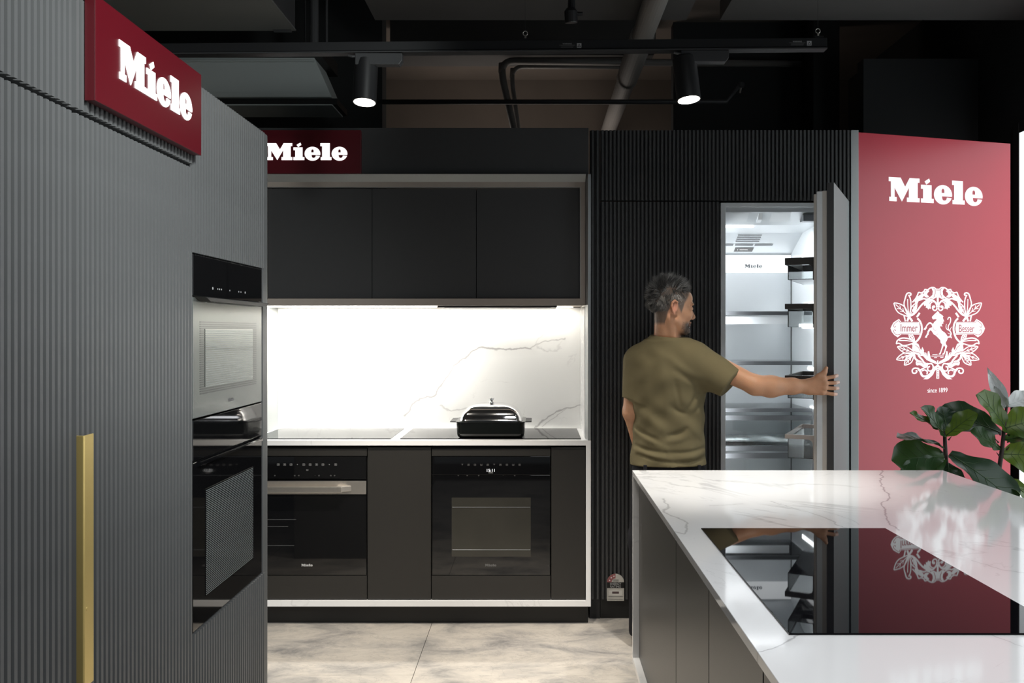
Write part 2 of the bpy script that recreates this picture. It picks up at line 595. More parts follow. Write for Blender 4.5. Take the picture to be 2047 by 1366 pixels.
def frame_mat(o, right, up):
    """matrix with local x -> right, y -> up, z -> out (right x up)"""
    r, u = Vector(right).normalized(), Vector(up).normalized()
    n = r.cross(u)
    return Matrix(((r.x, u.x, n.x, o[0]), (r.y, u.y, n.y, o[1]), (r.z, u.z, n.z, o[2]), (0, 0, 0, 1)))


FRONT = lambda x, y, z: frame_mat((x, y, z), (1, 0, 0), (0, 0, 1))       # faces -Y
SIDE = lambda x, y, z: frame_mat((x, y, z), (0, 1, 0), (0, 0, 1))        # faces +X


def _e(dx):
    c, rx, ry = (1141, 356), 173, 154
    a0, a1 = math.asin(-31 / ry), math.asin(-44 / ry)
    up = [(c[0] + rx * math.cos(a), c[1] - ry * math.sin(a)) for a in np.linspace(math.asin(-27 / ry), 2 * math.pi + math.asin(-49 / ry), 56)]
    notch = [(1214, 399), (1213, 414), (1203, 434), (1185, 446), (1165, 449), (1146, 445), (1131, 433), (1123, 412), (1120, 380)]
    hole = [(1113, 328), (1113, 288), (1118, 271), (1128, 262), (1141, 259), (1154, 263), (1163, 273), (1168, 290), (1168, 328)]
    return [[(x + dx, y) for x, y in up + notch], [(x + dx, y) for x, y in hole]]


LOGO = [
    [[(122, 122), (340, 122), (425, 262), (508, 122), (694, 122), (694, 187), (660, 187), (660, 430), (696, 430), (696, 496), (458, 496),
      (458, 430), (495, 430), (495, 274), (365, 496), (230, 284), (230, 430), (268, 430), (268, 496), (131, 496), (131, 430), (163, 430),
      (161, 187), (122, 187)]],
    [[(722, 215), (922, 215), (922, 430), (962, 430), (962, 496), (722, 496), (722, 430), (762, 430), (762, 278), (722, 278)],
     [(790, 161), (875, 110), (895, 161), (825, 209)]],
    _e(0),
    [[(1316, 122), (1524, 122), (1524, 430), (1560, 430), (1560, 496), (1323, 496), (1323, 430), (1355, 430), (1355, 190), (1316, 190)]],
    _e(597),
]


def logo_parts(T, width, m, parent, depth=0.002, joined=False, name='letter'):
    """the word mark centred on T, as five letter parts or as one print"""
    s = width / 1790.0
    out = MB()
    for polys in LOGO:
        b = curve_shape([[((x - 1014) * s, (309 - y) * s) for x, y in pl] for pl in polys], T, depth)
        if joined:
            out.add(b.v, b.f)
        else:
            b.build(name, m, parent)
    if joined:
        return out.build(name, m, parent)


def struct(name, b, m, **kw):
    return tag(b.build(name, m, **kw), kind='structure')

# ================================================================== THE SETTING
floor = struct('floor', MB().box(-3.5, 3.2, -1.0, 8.2, -0.05, -0.004), 'back')
tile_me = None
TS = 1.2
for i in range(-2, 3):
    for j in range(-3, 4):
        x0, y0 = -0.521 + i * TS, 3.735 + j * TS
        if tile_me is None:
            b = MB().box(-TS / 2 + 0.001, TS / 2 - 0.001, -TS / 2 + 0.001, TS / 2 - 0.001, -0.004, 0.0)
            t = b.build('tile', 'tile', floor, bevel=0.0008, seg=1)
            tile_me = t.data
            t.location = Vector((x0 + TS / 2, y0 + TS / 2, 0)) - ORIGIN['floor']
            for v in tile_me.vertices: v.co += ORIGIN['floor']
        else:
            piece('tile', tile_me, (x0 + TS / 2, y0 + TS / 2, 0), floor)

struct('wall_back', MB().box(-3.5, 3.2, 7.5, 7.6, 0, 3.6), 'concrete')
struct('wall_left', MB().box(-3.6, -3.5, -1.0, 7.6, 0, 3.6), 'wall_dark')
wr = MB()
wr.box(2.66, 2.80, -1.0, 2.2, 0, 3.6).box(2.66, 2.80, 4.86, 7.6, 0, 3.6)
wr.box(2.66, 2.80, 2.2, 4.86, 2.60, 3.6).box(2.66, 2.80, 2.2, 4.86, 0, 0.06)
struct('wall_right', wr, 'wall_dark')
struct('ceiling', MB().box(-3.6, 2.80, -1.0, 7.6, 3.6, 3.7), 'concrete')
# dropped soffit over the kitchen side of the room
tag(MB().box(-0.86, 0.80, 1.2, 4.70, 3.12, 3.22).build('trim_1', 'ceiling'), kind='structure')
tag(MB().box(0.98, 2.66, 1.2, 4.70, 3.12, 3.22).build('trim_2', 'ceiling'), kind='structure')
tag(MB().box(-0.98, 0.80, 5.9, 6.25, 3.34, 3.60).build('trim_3', 'ceiling'), kind='structure')
# dark partition and column behind the refrigerator run
tag(MB().box(0.95, 2.10, 6.10, 6.20, 0, 3.6).build('wall_partition', 'wall_dark'), kind='structure')
tag(MB().box(1.80, 1.97, 5.72, 5.95, 0, 3.6).build('trim_4', 'black'), kind='structure')
tag(MB().box(1.97, 2.66, 5.30, 5.40, 0, 3.10).build('wall_bulkhead', 'wall_dark'), kind='structure')
tag(MB().box(-3.5, -0.98, 5.60, 5.75, 0, 3.6).build('wall_partition', 'wall_dark'), kind='structure')
# window in the right wall
w = tag(MB().box(2.634, 2.642, 2.26, 4.80, 0.12, 2.54).build('window_1', 'lightbox'), kind='structure')
for nm, b in (('window_frame', (2.63, 2.72, 4.80, 4.86, 0.06, 2.60)), ('window_frame', (2.63, 2.72, 2.20, 2.26, 0.06, 2.60)),
              ('window_frame', (2.63, 2.72, 2.26, 4.80, 2.54, 2.60)), ('window_frame', (2.63, 2.72, 2.26, 4.80, 0.06, 0.12)), ('window_frame', (2.63, 2.66, 3.50, 3.55, 0.12, 2.54))):
    box(nm, b, 'black_metal', w, 0.002)

# ================================================================== LEFT RUN OF TALL CABINETS
XL = -0.932                                     # plane that carries the slats
ZT = 2.132


def tall_unit(label, y0, y1, handle):
    t = thing('tall_cabinet', label, 'cabinet', ((-1.55 + XL) / 2, (y0 + y1) / 2, 0), 'ribbed tall cabinets of the side run')
    box('body', (-1.55, XL - 0.022, y0 + 0.001, y1 - 0.001, 0.08, ZT - 0.002), 'back', t)
    box('plinth', (-1.50, XL - 0.06, y0 + 0.001, y1 - 0.001, 0.0, 0.08), 'black', t)
    d = box('door', (XL - 0.02, XL, y0 + 0.001, y1 - 0.001, 0.085, 1.897), 'slat', t)
    slats_side(d, y0 + 0.002, y1 - 0.002, XL, 0.085, 1.897)
    u = box('top_panel', (XL - 0.02, XL, y0 + 0.001, y1 - 0.001, 1.908, ZT), 'slat', t)
    slats_side(u, y0 + 0.002, y1 - 0.002, XL, 1.908, ZT)
    if handle:
        hx, hy = -0.9065, y0 + 0.008
        # folded brass plate: one leaf off the door edge, one leaf along the door
        pts = [(XL, hy), (hx, hy - 0.002), (hx + 0.001, hy + 0.002), (hx - 0.002, hy + 0.044), (hx - 0.005, hy + 0.044), (hx - 0.003, hy + 0.004), (XL, hy + 0.004)]
        h = MB().prism(pts, 'z', 0.742, 1.250).build('handle', 'brass', d, bevel=0.0012, seg=2)
        h['label'] = 'tall brushed brass pull handle'
        MB().lathe([(0.0, 0), (0.004, 0.0), (0.004, 0.001), (0.0025, 0.002)], (hx - 0.0005, hy + 0.010, 0.90), (1, -0.05, 0), 12).build('screw', 'brass', d)
    return t


tall_unit('grey ribbed tall cabinet without a handle, cut by the left picture edge', 0.76, 1.752, False)
tall_unit('grey ribbed tall cabinet door with a long brass pull handle', 1.756, 2.364, True)

oh = thing('oven_housing', 'grey ribbed tall housing with rounded end holding two stacked ovens', 'cabinet', ((-1.55 + XL) / 2, 2.7, 0))
hb = MB().box(-1.55, -0.985, 2.367, 3.045, 0.08, 0.64).box(-1.55, -0.985, 2.367, 3.045, 1.672, ZT - 0.002)
hb.box(-1.55, -1.53, 2.367, 3.045, 0.64, 1.672)
hb.build('body', 'back', oh)
box('plinth', (-1.50, XL - 0.06, 2.367, 3.02, 0, 0.08), 'black', oh)
u = box('top_panel', (-0.985, XL, 2.367, 2.992, 1.672, ZT), 'slat', oh)
slats_side(u, 2.368, 2.992, XL, 1.672, ZT)
u = box('bottom_panel', (-0.985, XL, 2.367, 2.992, 0.085, 0.640), 'slat', oh)
slats_side(u, 2.368, 2.992, XL, 0.085, 0.640)
box('side_panel', (-1.53, XL, 2.365, 2.371, 0.64, 1.672), 'matte', oh)
# end panel with a rounded corner
R = 0.075
arc = [(XL + 0.008 - R + R * math.cos(a), 3.045 - 0.03 + R * math.sin(a)) for a in np.linspace(0, math.pi / 2, 10)]
poly = [(XL + 0.008, 2.975)] + arc + [(-1.55, 3.015 + R), (-1.55, 3.052), (-1.0, 3.052), (-0.985, 2.975)]
poly2 = [(XL + 0.008, 2.994)] + arc + [(-1.55, 3.015 + R), (-1.55, 3.052), (-1.0, 3.052), (-0.985, 2.994)]
e = MB().prism(poly2, 'z', 0.0, 0.640).prism(poly, 'z', 0.640, 1.672).prism(poly2, 'z', 1.672, ZT)
eo = e.build('end_panel', 'slat', oh)


def stripes(name, y0, y1, z0, z1, x, pitch, duty, m, parent):
    b = MB()
    z = z0
    while z < z1:
        b.add([(x, y0, z), (x, y1, z), (x, y1, z + pitch * duty), (x, y0, z + pitch * duty)], [(0, 1, 2, 3)])
        z += pitch
    return b.build(name, m, parent)


# --- compact oven, upper
XO = -0.926
OY0, OY1 = 2.374, 2.970
t = thing('compact_oven', 'grey mirror-glass compact oven, the upper of the two stacked ovens', 'oven', (-1.2, 2.672, 1.222))
box('body', (-1.5, XO - 0.022, OY0 + 0.01, OY1 - 0.01, 1.226, 1.664), 'dark_metal', t)
cp = box('control_panel', (XO - 0.02, XO, OY0, OY1, 1.556, 1.668), 'glass_black', t, 0.0015)
for y, s in ((2.52, 0.008), (2.56, 0.005), (2.575, 0.005), (2.59, 0.005), (2.66, 0.005), (2.74, 0.005), (2.76, 0.005), (2.80, 0.007)):
    MB().lathe([(s / 2, 0), (s / 2, 0.0006)], (XO, y, 1.582), (1, 0, 0), 10).build('touch_key', 'print_grey', cp)
dr = box('door', (XO - 0.02, XO, OY0, OY1, 1.222, 1.552), 'glass_grey', t, 0.0015)
hd = MB().prism([(OY0 + 0.012, 1.553), (OY0 + 0.05, 1.541), (OY1 - 0.05, 1.541), (OY1 - 0.012, 1.553)], 'x', XO, XO + 0.030)
hd.build('handle', 'black_metal', dr, 0.0015)
stripes('window_print', 2.424, 2.912, 1.285, 1.487, XO + 0.0006, 0.0062, 0.45, 'stripe_dark', dr)
MB().box(XO, XO + 0.0012, 2.460, 2.872, 1.303, 1.466).build('window', 'glass_window', dr)
stripes('window_stripe', 2.461, 2.871, 1.304, 1.464, XO + 0.0018, 0.0062, 0.30, 'stripe', dr)
logo_parts(SIDE(XO + 0.0004, 2.672, 1.252), 0.045, 'print_dim', dr, 0.0005, True, 'logo')

# --- oven, lower
t = thing('built_in_oven', 'black glass oven, the lower of the two stacked ovens', 'oven', (-1.2, 2.672, 0.645))
box('body', (-1.5, XO - 0.022, OY0 + 0.01, OY1 - 0.01, 0.650, 1.212), 'dark_metal', t)
box('control_panel', (XO - 0.02, XO, OY0, OY1, 1.108, 1.218), 'glass_black', t, 0.0015)
dr = box('door', (XO - 0.02, XO, OY0, OY1, 0.645, 1.103), 'glass_black', t, 0.0015)
MB().prism([(XO, 1.103), (XO + 0.014, 1.100), (XO + 0.014, 1.094), (XO, 1.088)], 'y', OY0 + 0.03, OY1 - 0.03).build('handle', 'glass_black', dr)
MB().box(XO, XO + 0.001, 2.464, 2.876, 0.718, 1.017).build('window', 'glass_black', dr)
stripes('window_stripe', 2.465, 2.875, 0.720, 1.015, XO + 0.0016, 0.0052, 0.42, 'stripe', dr)

# --- lit sign on the side run
t = thing('lit_sign', 'red illuminated sign with white logo on the ribbed side cabinets', 'sign', (XL + 0.012, 2.0755, 1.930), 'red illuminated logo signs')
box('housing', (XL + 0.0115, -0.8995, 1.7935, 2.3575, 1.930, 2.1455), 'red_dark', t, 0.001)
fc = box('face', (-0.8995, -0.8970, 1.793, 2.358, 1.9295, 2.146), 'red', t, 0.0008)
logo_parts(SIDE(-0.8968, 2.090, 2.045), 0.40, 'letter', fc, 0.002)

# ================================================================== KITCHEN RUN AT THE BACK
KY = 4.35                                        # front edge of the stone frame
KB = 4.89                                        # splashback
KX0, KX1 = -1.460, 0.2694
KZ = 0.919

# stone frame: worktop, side leg, bottom rail (one mitred piece of stone)
wt = MB().box(KX0, KX1, KY, KB, KZ - 0.025, KZ).box(KX1 - 0.024, KX1, KY, KB, 0.098, KZ - 0.025).box(KX0, KX1 - 0.024, KY, KB, 0.098, 0.125)
tag(wt.build('worktop', 'stone'), 'white marble worktop with waterfall leg framing the back kitchen run', 'worktop')
tag(box('plinth', (KX0, KX1 - 0.01, 4.405, KB, 0.0, 0.097), 'black'), 'black recessed plinth under the back kitchen run', 'plinth')

kf = KY + 0.016                                  # plane of the fronts
base = [
    ('base_cabinet', 'dark bronze oven cabinet around the oven with the steel handle', -1.434, -0.840, True),
    ('base_cabinet', 'dark bronze tall-front base cabinet between the two back ovens', -0.836, -0.522, False),
    ('base_cabinet', 'dark bronze oven cabinet around the oven showing 15:11', -0.518, 0.0705, True),
    ('base_cabinet', 'narrow dark bronze base cabinet beside the white marble leg', 0.0745, 0.243, False),
]
for nm, lb, x0, x1, ovn in base:
    t = thing(nm, lb, 'cabinet', ((x0 + x1) / 2, 4.6, 0.126), 'base cabinets of the back run')
    b = MB().box(x0, x1, kf + 0.44, KB - 0.005, 0.127, 0.892)
    b.box(x0, x0 + 0.003, kf + 0.022, kf + 0.44, 0.127, 0.892).box(x1 - 0.003, x1, kf + 0.022, kf + 0.44, 0.127, 0.892)
    b.build('body', 'back', t)
    if ovn:
        box('top_rail', (x0, x1, kf, kf + 0.02, 0.840, 0.876), 'brown', t, 0.001)
        box('drawer_front', (x0, x1, kf, kf + 0.02, 0.129, 0.246), 'brown', t, 0.001)
        box('recess_strip', (x0, x1, kf + 0.02, kf + 0.03, 0.876, 0.893), 'black', t)
    else:
        box('door', (x0, x1, kf, kf + 0.02, 0.129, 0.882), 'brown', t, 0.001)


def key_row(parent, xs, y, z, s, m):
    for k, x in enumerate(xs):
        # little pictogram: a frame with a mark inside
        b = MB(FRONT(x, y, z))
        w_, h_ = s * 1.15, s
        for r in ((-w_, w_, h_ - s * .3, h_), (-w_, w_, -h_, -h_ + s * .3), (-w_, -w_ + s * .3, -h_, h_), (w_ - s * .3, w_, -h_, h_)):
            if (k * 7 + int(r[2] * 1e5)) % 5 != 1:
                b.box(r[0], r[1], r[2], r[3], 0, 0.0004)
        b.box(-s * .35, s * .35, -s * .4, s * .35, 0, 0.0004)
        b.build('touch_key', m, parent)


# --- back oven with steel handle
x0, x1 = -1.430, -0.842
t = thing('built_in_oven', 'black built-in oven with a wide steel bar handle', 'oven', ((x0 + x1) / 2, 4.6, 0.249), 'ovens under the back worktop')
box('body', (x0 + 0.012, x1 - 0.012, kf + 0.40, kf + 0.43, 0.252, 0.832), 'dark_metal', t)
cp = box('control_panel', (x0, x1, kf - 0.002, kf + 0.018, 0.7265, 0.837), 'glass_black', t, 0.001)
key_row(cp, [(556.5 + 12.75 * i - VX) / (F / kf) for i in range(10)], kf - 0.002, H - (929 - VY) * kf / F, 0.0055, 'print_mid')
key_row(cp, [(x - VX) / (F / kf) for x in (549.5, 589.5, 597.5, 630, 638, 661.5, 669)], kf - 0.002, H - (951 - VY) * kf / F, 0.003, 'print_dim')
MB(FRONT((614.5 - VX) * kf / F, kf - 0.002, H - (940 - VY) * kf / F)).box(-0.005, -0.002, -0.003, 0.003, 0, 0.0004).box(0.001, 0.005, -0.003, 0.003, 0, 0.0004).build('display', 'print_mid', cp)
dr = MB().box(x0, x1, kf - 0.002, kf + 0.018, 0.2495, 0.722).build('door', 'glass_black', t, 0.001)
hd = MB().box(x0, x1, kf - 0.010, kf - 0.0022, 0.652, 0.716)
hd.build('handle_plate', 'steel', dr, 0.001)
bar = MB().box(-1.405, -0.955, kf - 0.052, kf - 0.034, 0.667, 0.695)
bar.prism([(-0.985, kf - 0.034), (-0.955, kf - 0.034), (-0.915, kf - 0.010), (-0.985, kf - 0.010)], 'z', 0.668, 0.694)
bar.prism([(-1.405, kf - 0.034), (-1.375, kf - 0.034), (-1.375, kf - 0.010), (-1.428, kf - 0.010)], 'z', 0.668, 0.694)
bar.build('handle', 'steel', dr, 0.0015)
for z, xa, xb in ((0.5255, -1.41, -1.19), (0.490, -1.40, -1.23), (0.396, -1.41, -1.20)):
    MB().tube([(xa, kf - 0.0030, z), (xb, kf - 0.0030, z)], 0.0009, 6).build('rack_rail', 'shelf_rail', dr)
logo_parts(FRONT((614 - VX) * kf / F, kf - 0.002, H - (1130 - VY) * kf / F), 0.056, 'print_grey', dr, 0.0006, True, 'logo')

# --- back oven with display
x0, x1 = -0.516, 0.0685
t = thing('built_in_oven', 'handleless black built-in oven with a clock display', 'oven', ((x0 + x1) / 2, 4.6, 0.249), 'ovens under the back worktop')
box('body', (x0 + 0.012, x1 - 0.012, kf + 0.40, kf + 0.43, 0.252, 0.832), 'dark_metal', t)
cp = box('control_panel', (x0, x1, kf - 0.002, kf + 0.018, 0.7465, 0.837), 'glass_black', t, 0.001)
key_row(cp, [(924 + 12.75 * i - VX) / (F / kf) for i in range(10)], kf - 0.002, H - (929.5 - VY) * kf / F, 0.0045, 'print_dim')
key_row(cp, [(x - VX) / (F / kf) for x in (916, 934, 957, 1006, 1029)], kf - 0.002, H - (951 - VY) * kf / F, 0.0025, 'print_dim')
text_shape('15:11', 0.021, FRONT((981 - VX) * kf / F, kf - 0.002, H - (941 - VY) * kf / F)).build('display', 'display', cp)
MB(FRONT((981 - VX) * kf / F, kf - 0.002, H - (945.5 - VY) * kf / F)).box(-0.011, 0.011, -0.0012, 0.0012, 0, 0.0005).build('display_line', 'print_grey', cp)
dr = box('door', (x0, x1, kf - 0.002, kf + 0.018, 0.2495, 0.744), 'glass_black', t, 0.001)
wx0, wx1 = (903 - VX) * kf / F, (1061 - VX) * kf / F
wz0, wz1 = H - (1113 - VY) * kf / F, H - (995 - VY) * kf / F
MB().box(wx0, wx1, kf - 0.003, kf - 0.002, wz0, wz1).build('window', 'glass_window_dim', dr)
for z in (wz1 - 0.048, wz0 + 0.034):
    MB().tube([(wx0 + 0.004, kf - 0.0035, z), (wx1 - 0.002, kf - 0.0035, z)], 0.0012, 6).build('rack_rail', 'shelf_rail', dr)
logo_parts(FRONT((981 - VX) * kf / F, kf - 0.002, H - (1130 - VY) * kf / F), 0.056, 'print_dim', dr, 0.0006, True, 'logo')

# --- splashback and cooktops
sp = MB().box(KX0 + 0.025, 0.2445, KB, KB + 0.012, KZ + 0.0005, 1.590)
tag(sp.build('splashback', 'stone_splash'), 'bright white marble splashback under the wall cabinets', 'splashback')
tag(box('cooktop', (-1.415, -0.727, 4.398, 4.862, KZ, KZ + 0.004), 'glass_hob', None, 0.001), 'flat black glass cooktop on the empty left half of the back worktop', 'cooktop', 'cooktops of the back run')
tag(box('cooktop', (-0.681, 0.224, 4.398, 4.862, KZ, KZ + 0.004), 'glass_hob', None, 0.001), 'flat black glass cooktop under the roasting dish', 'cooktop', 'cooktops of the back run')

# --- surround and wall cabinets
sd_ = thing('side_panel', 'left end panel of the back kitchen run, hidden behind the oven housing', 'panel', (-1.447, 4.6, 0.098))
MB().box(KX0, KX0 + 0.0235, KY, KB, 0.1255, KZ - 0.0255).build('stone_leg', 'stone', sd_)
MB().prism([(KX0, KY), (KX0, KB + 0.012), (KX0 + 0.024, KB + 0.012), (KX0 + 0.024, 4.41), (KX0 + 0.0145, KY)], 'z', KZ + 0.0005, 2.236).build('board', 'alu', sd_, 0.001)
sr = thing('cabinet_surround', 'grey and taupe frame around the three wall cabinets', 'surround', (-0.6, 4.6, 1.588))
# side panel, front edge rounded off towards the inside
sd_ = thing('side_panel', 'grey metal side panel rising from the marble worktop beside the ribbed wall', 'panel', (0.257, 4.6, KZ))
MB().prism([(KX1, KY), (KX1, KB + 0.012), (0.2455, KB + 0.012), (0.2455, 4.41), (0.255, KY)], 'z', KZ + 0.0005, 2.236).build('board', 'alu', sd_, 0.001)
MB().prism([(KY, 2.236), (4.41, 2.199), (4.41, 2.236)], 'x', KX0 + 0.0245, 0.2455).build('top_rail', 'alu', sr)
MB().box(0.2435, 0.2453, 4.44, KB - 0.001, KZ + 0.001, 1.586).build('stone_lining', 'stone', sd_)
tp = MB().box(-1.435, 0.2450, 4.400, 4.425, 2.180, 2.2045).box(-1.435, 0.2450, 4.400, 4.425, 1.588, 1.622).box(0.2205, 0.2450, 4.400, 4.425, 1.622, 2.180)
tp.box(-1.435, -1.3505, 4.400, 4.425, 1.622, 2.180)
tp.build('inner_frame', 'taupe', sr)
trim = MB().box(-1.3505, 0.2205, 4.4005, 4.424, 2.1785, 2.180)
trim.box(0.2185, 0.2205, 4.4005, 4.424, 1.624, 2.1785)
trim.build('edge_trim', 'alu', sr)
MB().box(-1.435, 0.2440, 4.425, KB, 1.594, 1.604).build('underside', 'taupe', sr)
for lb, x0, x1 in (('matte black wall cabinet beside the side-run oven housing', -1.3475, -0.8265), ('matte black wall cabinet in the middle of the three', -0.8235, -0.3025),
                   ('matte black wall cabinet at the right, next to the ribbed wall', -0.2995, 0.2175)):
    t = thing('wall_cabinet', lb, 'cabinet', ((x0 + x1) / 2, 4.6, 1.623), 'wall cabinets over the splashback')
    box('body', (x0 + 0.001, x1 - 0.001, 4.442, KB, 1.626, 2.176), 'back', t)
    box('door', (x0, x1, 4.420, 4.440, 1.6245, 2.1765), 'matte', t, 0.0012)
# cooker hood slot and led strips under the wall cabinets
t = thing('cooker_hood', 'slim black built-in cooker hood under the wall cabinets', 'hood', (-0.2, 4.62, 1.578))
box('body', (-0.50, 0.105, 4.47, 4.80, 1.580, 1.592), 'black_metal', t, 0.002)
box('filter', (-0.47, 0.075, 4.50, 4.77, 1.578, 1.580), 'dark_metal', t)
led = thing('led_strip', 'bright light strip hidden under the wall cabinets', 'light strip', (-0.6, 4.55, 1.586))
box('diffuser', (-1.43, -0.53, 4.68, 4.70, 1.586, 1.592), 'lamp_emit', led)
area_light('under_cabinet_light', (-1.0, 4.69, 1.583), (-1.0, 4.74, 0.0), 0.84, 0.03, 25, (1, 0.97, 0.91))
area_light('hood_light', (-0.15, 4.82, 1.586), (-0.15, 4.84, 0.0), 0.7, 0.02, 1.6, (1, 0.97, 0.91))
tag(box('light_strip', (-0.50, 0.20, 4.812, 4.828, 1.588, 1.592), 'lamp_emit'), 'short light strip behind the cooker hood', 'light strip')

# fascia above and sign
tag(box('fascia_panel', (KX0, 0.2600, 4.375, 4.395, 2.2365, 2.470), 'matte', None, 0.001), 'plain matte black fascia panel above the wall cabinets', 'panel')
t = thing('lit_sign', 'dark red illuminated sign with white logo above the wall cabinets', 'sign', (-1.155, 4.36, 2.238), 'red illuminated logo signs')
box('housing', (-1.440, -0.8665, 4.345, 4.3745, 2.238, 2.451), 'red_dark', t, 0.001)
fc = box('face', (-1.4405, -0.8660, 4.3425, 4.345, 2.2375, 2.4515), 'red', t, 0.0008)
logo_parts(FRONT(-1.132, 4.3423, 2.345), 0.40, 'letter', fc, 0.002)

# --- roasting dish with steel lid
rx0, rx1, ry0, ry1 = -0.402, -0.057, 4.405, 4.66
cx, cy = (rx0 + rx1) / 2, (ry0 + ry1) / 2
rz = KZ + 0.0042
t = thing('roasting_dish', 'black rectangular roasting dish with domed steel lid on the cooktop', 'dish', (cx, cy, rz))


def rrect(hx, hy, r, z, n=5):
    pts = []
    for sx, sy, a0 in ((1, 1, 0), (-1, 1, 90), (-1, -1, 180), (1, -1, 270)):
        for k in range(n + 1):
            a = math.radians(a0 + 90 * k / n)
            pts.append((cx + sx * (hx - r) + r * math.cos(a), cy + sy * (hy - r) + r * math.sin(a), z))
    return pts


def loft(rings, closed_top=True, closed_bottom=True):
    b = MB()
    n = len(rings[0])
    vs = [p for r in rings for p in r]
    fs = []
    for i in range(len(rings) - 1):
        for k in range(n):
            a, c = i * n + k, i * n + (k + 1) % n
            fs.append((a, c, c + n, a + n))
    if closed_bottom: fs.append(tuple(range(n - 1, -1, -1)))
    if closed_top: fs.append(tuple(range((len(rings) - 1) * n, len(rings) * n)))
    return b.add(vs, fs)


hw, hd_ = 0.172, 0.125
loft([rrect(hw - 0.016, hd_ - 0.016, 0.02, rz), rrect(hw - 0.006, hd_ - 0.006, 0.025, rz + 0.006), rrect(hw - 0.002, hd_ - 0.002, 0.025, rz + 0.02),
      rrect(hw, hd_, 0.025, rz + 0.076), rrect(hw + 0.004, hd_ + 0.004, 0.025, rz + 0.079), rrect(hw + 0.004, hd_ + 0.004, 0.025, rz + 0.082),
      rrect(hw - 0.004, hd_ - 0.004, 0.025, rz + 0.082)]).build('dish', mat('black_enamel', (0.006, 0.007, 0.0065), 0.10, spec=0.5), t, smooth=False)
for s in (-1, 1):
    MB().prism([(cx + s * (hw - 0.002), cy - 0.095), (cx + s * (hw + 0.034), cy - 0.085), (cx + s * (hw + 0.034), cy + 0.085), (cx + s * (hw - 0.002), cy + 0.095)], 'z',
               rz + 0.076, rz + 0.081).build('handle', 'black_metal', t, 0.001)
prof = [(0.0, 0.0), (0.004, 0.004), (0.008, 0.020), (0.016, 0.038), (0.030, 0.056), (0.048, 0.069), (0.070, 0.078), (0.095, 0.083)]
lid_r = [rrect(hw - 0.012 - d * 1.05, max(hd_ - 0.012 - d * 0.95, 0.012), max(0.03 - d * 0.05, 0.008), rz + 0.083 + z, 7) for d, z in prof]
lid = loft(lid_r).build('lid', 'chrome', t, smooth=True)
MB().lathe([(0.007, 0), (0.016, 0.001), (0.017, 0.004), (0.009, 0.007), (0.008, 0.012), (0.013, 0.022), (0.015, 0.026), (0.012, 0.027)], (cx, cy, rz + 0.166), (0, 0, 1), 20).build(
    'knob', 'chrome', lid, smooth=True)

# ================================================================== ISLAND
IZ = 0.91
IX0, IX1, IY1 = 0.379, 1.605, 3.476
IY0 = 0.55
isl = MB()
isl.box(IX0, IX1, IY0, IY1, IZ - 0.020, IZ)
isl.box(IX0, IX1, IY1 - 0.022, IY1, 0.155, IZ - 0.020)                 # waterfall end
isl.box(IX0, IX1, IY0, IY1 - 0.022, 0.155, 0.178)                      # bottom rail
tag(isl.build('island_worktop', 'stone', None, 0.0012), 'white marble island worktop with waterfall end and bottom rail', 'worktop')
tag(box('plinth', (IX0 + 0.10, IX1 - 0.10, IY0, IY1 - 0.10, 0.0, 0.154), 'black'), 'black recessed plinth under the island', 'plinth')
fx = IX0 + 0.024
for lb, y0, y1 in (('bronze black island cabinet at the waterfall end, widest of the three', 2.542, 3.452), ('narrow bronze black island cabinet in the middle of the row', 2.059, 2.536),
                   ('bronze black island cabinet nearest the camera', 1.566, 2.053), ('bronze black island cabinet below the lower picture edge', 1.06, 1.560)):
    t = thing('island_cabinet', lb, 'cabinet', ((fx + IX1) / 2, (y0 + y1) / 2, 0.179), 'cabinets of the island')
    box('body', (fx + 0.024, IX1 - 0.03, y0 + 0.001, y1 - 0.001, 0.179, 0.888), 'back', t)
    box('door', (fx, fx + 0.02, y0, y1, 0.181, 0.886), 'island_front', t, 0.001)
hob = box('induction_cooktop', (0.4567, 0.968, 1.591, 2.441, IZ, IZ + 0.0035), 'glass_hob', None, 0.001)
tag(hob, 'long black induction cooktop set into the white island', 'cooktop')
# small slot and sticker in the far corner of the island top
st = thing('socket_plate', 'tiny grey sticker and slot on the far corner of the island', 'sticker', (0.425, 3.44, IZ))
MB().box(0.405, 0.432, 3.456, 3.461, IZ, IZ + 0.0008).build('slot', 'black', st)
MB().box(0.4085, 0.4215, 3.412, 3.444, IZ, IZ + 0.0006).box(0.4215, 0.436, 3.412, 3.424, IZ, IZ + 0.0006).box(0.430, 0.436, 3.424, 3.444, IZ, IZ + 0.0006).build('label', 'print_grey', st)

# ================================================================== RIBBED WALL WITH REFRIGERATOR
FY = 4.469
FT = 2.478
ZS = 2.118                                       # seam above the doors
t = thing('filler_panel', 'narrow black ribbed filler strip beside the marble kitchen frame', 'panel', (0.297, 4.5, 0))
box('board', (0.2715, 0.3235, FY, FY + 0.02, 0.0, FT), 'back', t)
slats_front(t, 0.2735, 0.3235, FY, 0.10, FT)
t = thing('fascia_panel', 'black ribbed fascia panel above the refrigerator', 'panel', (0.96, 4.5, ZS))
box('board', (0.3255, 1.592, FY, FY + 0.02, ZS + 0.003, FT), 'back', t)
slats_front(t, 0.3265, 1.591, FY, ZS + 0.004, FT)
t = thing('tall_cabinet', 'black ribbed tall cabinet door behind the man', 'cabinet', (0.63, 4.7, 0))
box('body', (0.3265, 0.928, FY + 0.022, 5.05, 0.0, ZS - 0.004), 'back', t)
box('plinth', (0.3265, 0.928, FY + 0.004, FY + 0.022, 0.0, 0.098), 'black', t)
d = box('door', (0.3265, 0.930, FY, FY + 0.02, 0.10, ZS - 0.003), 'back', t)
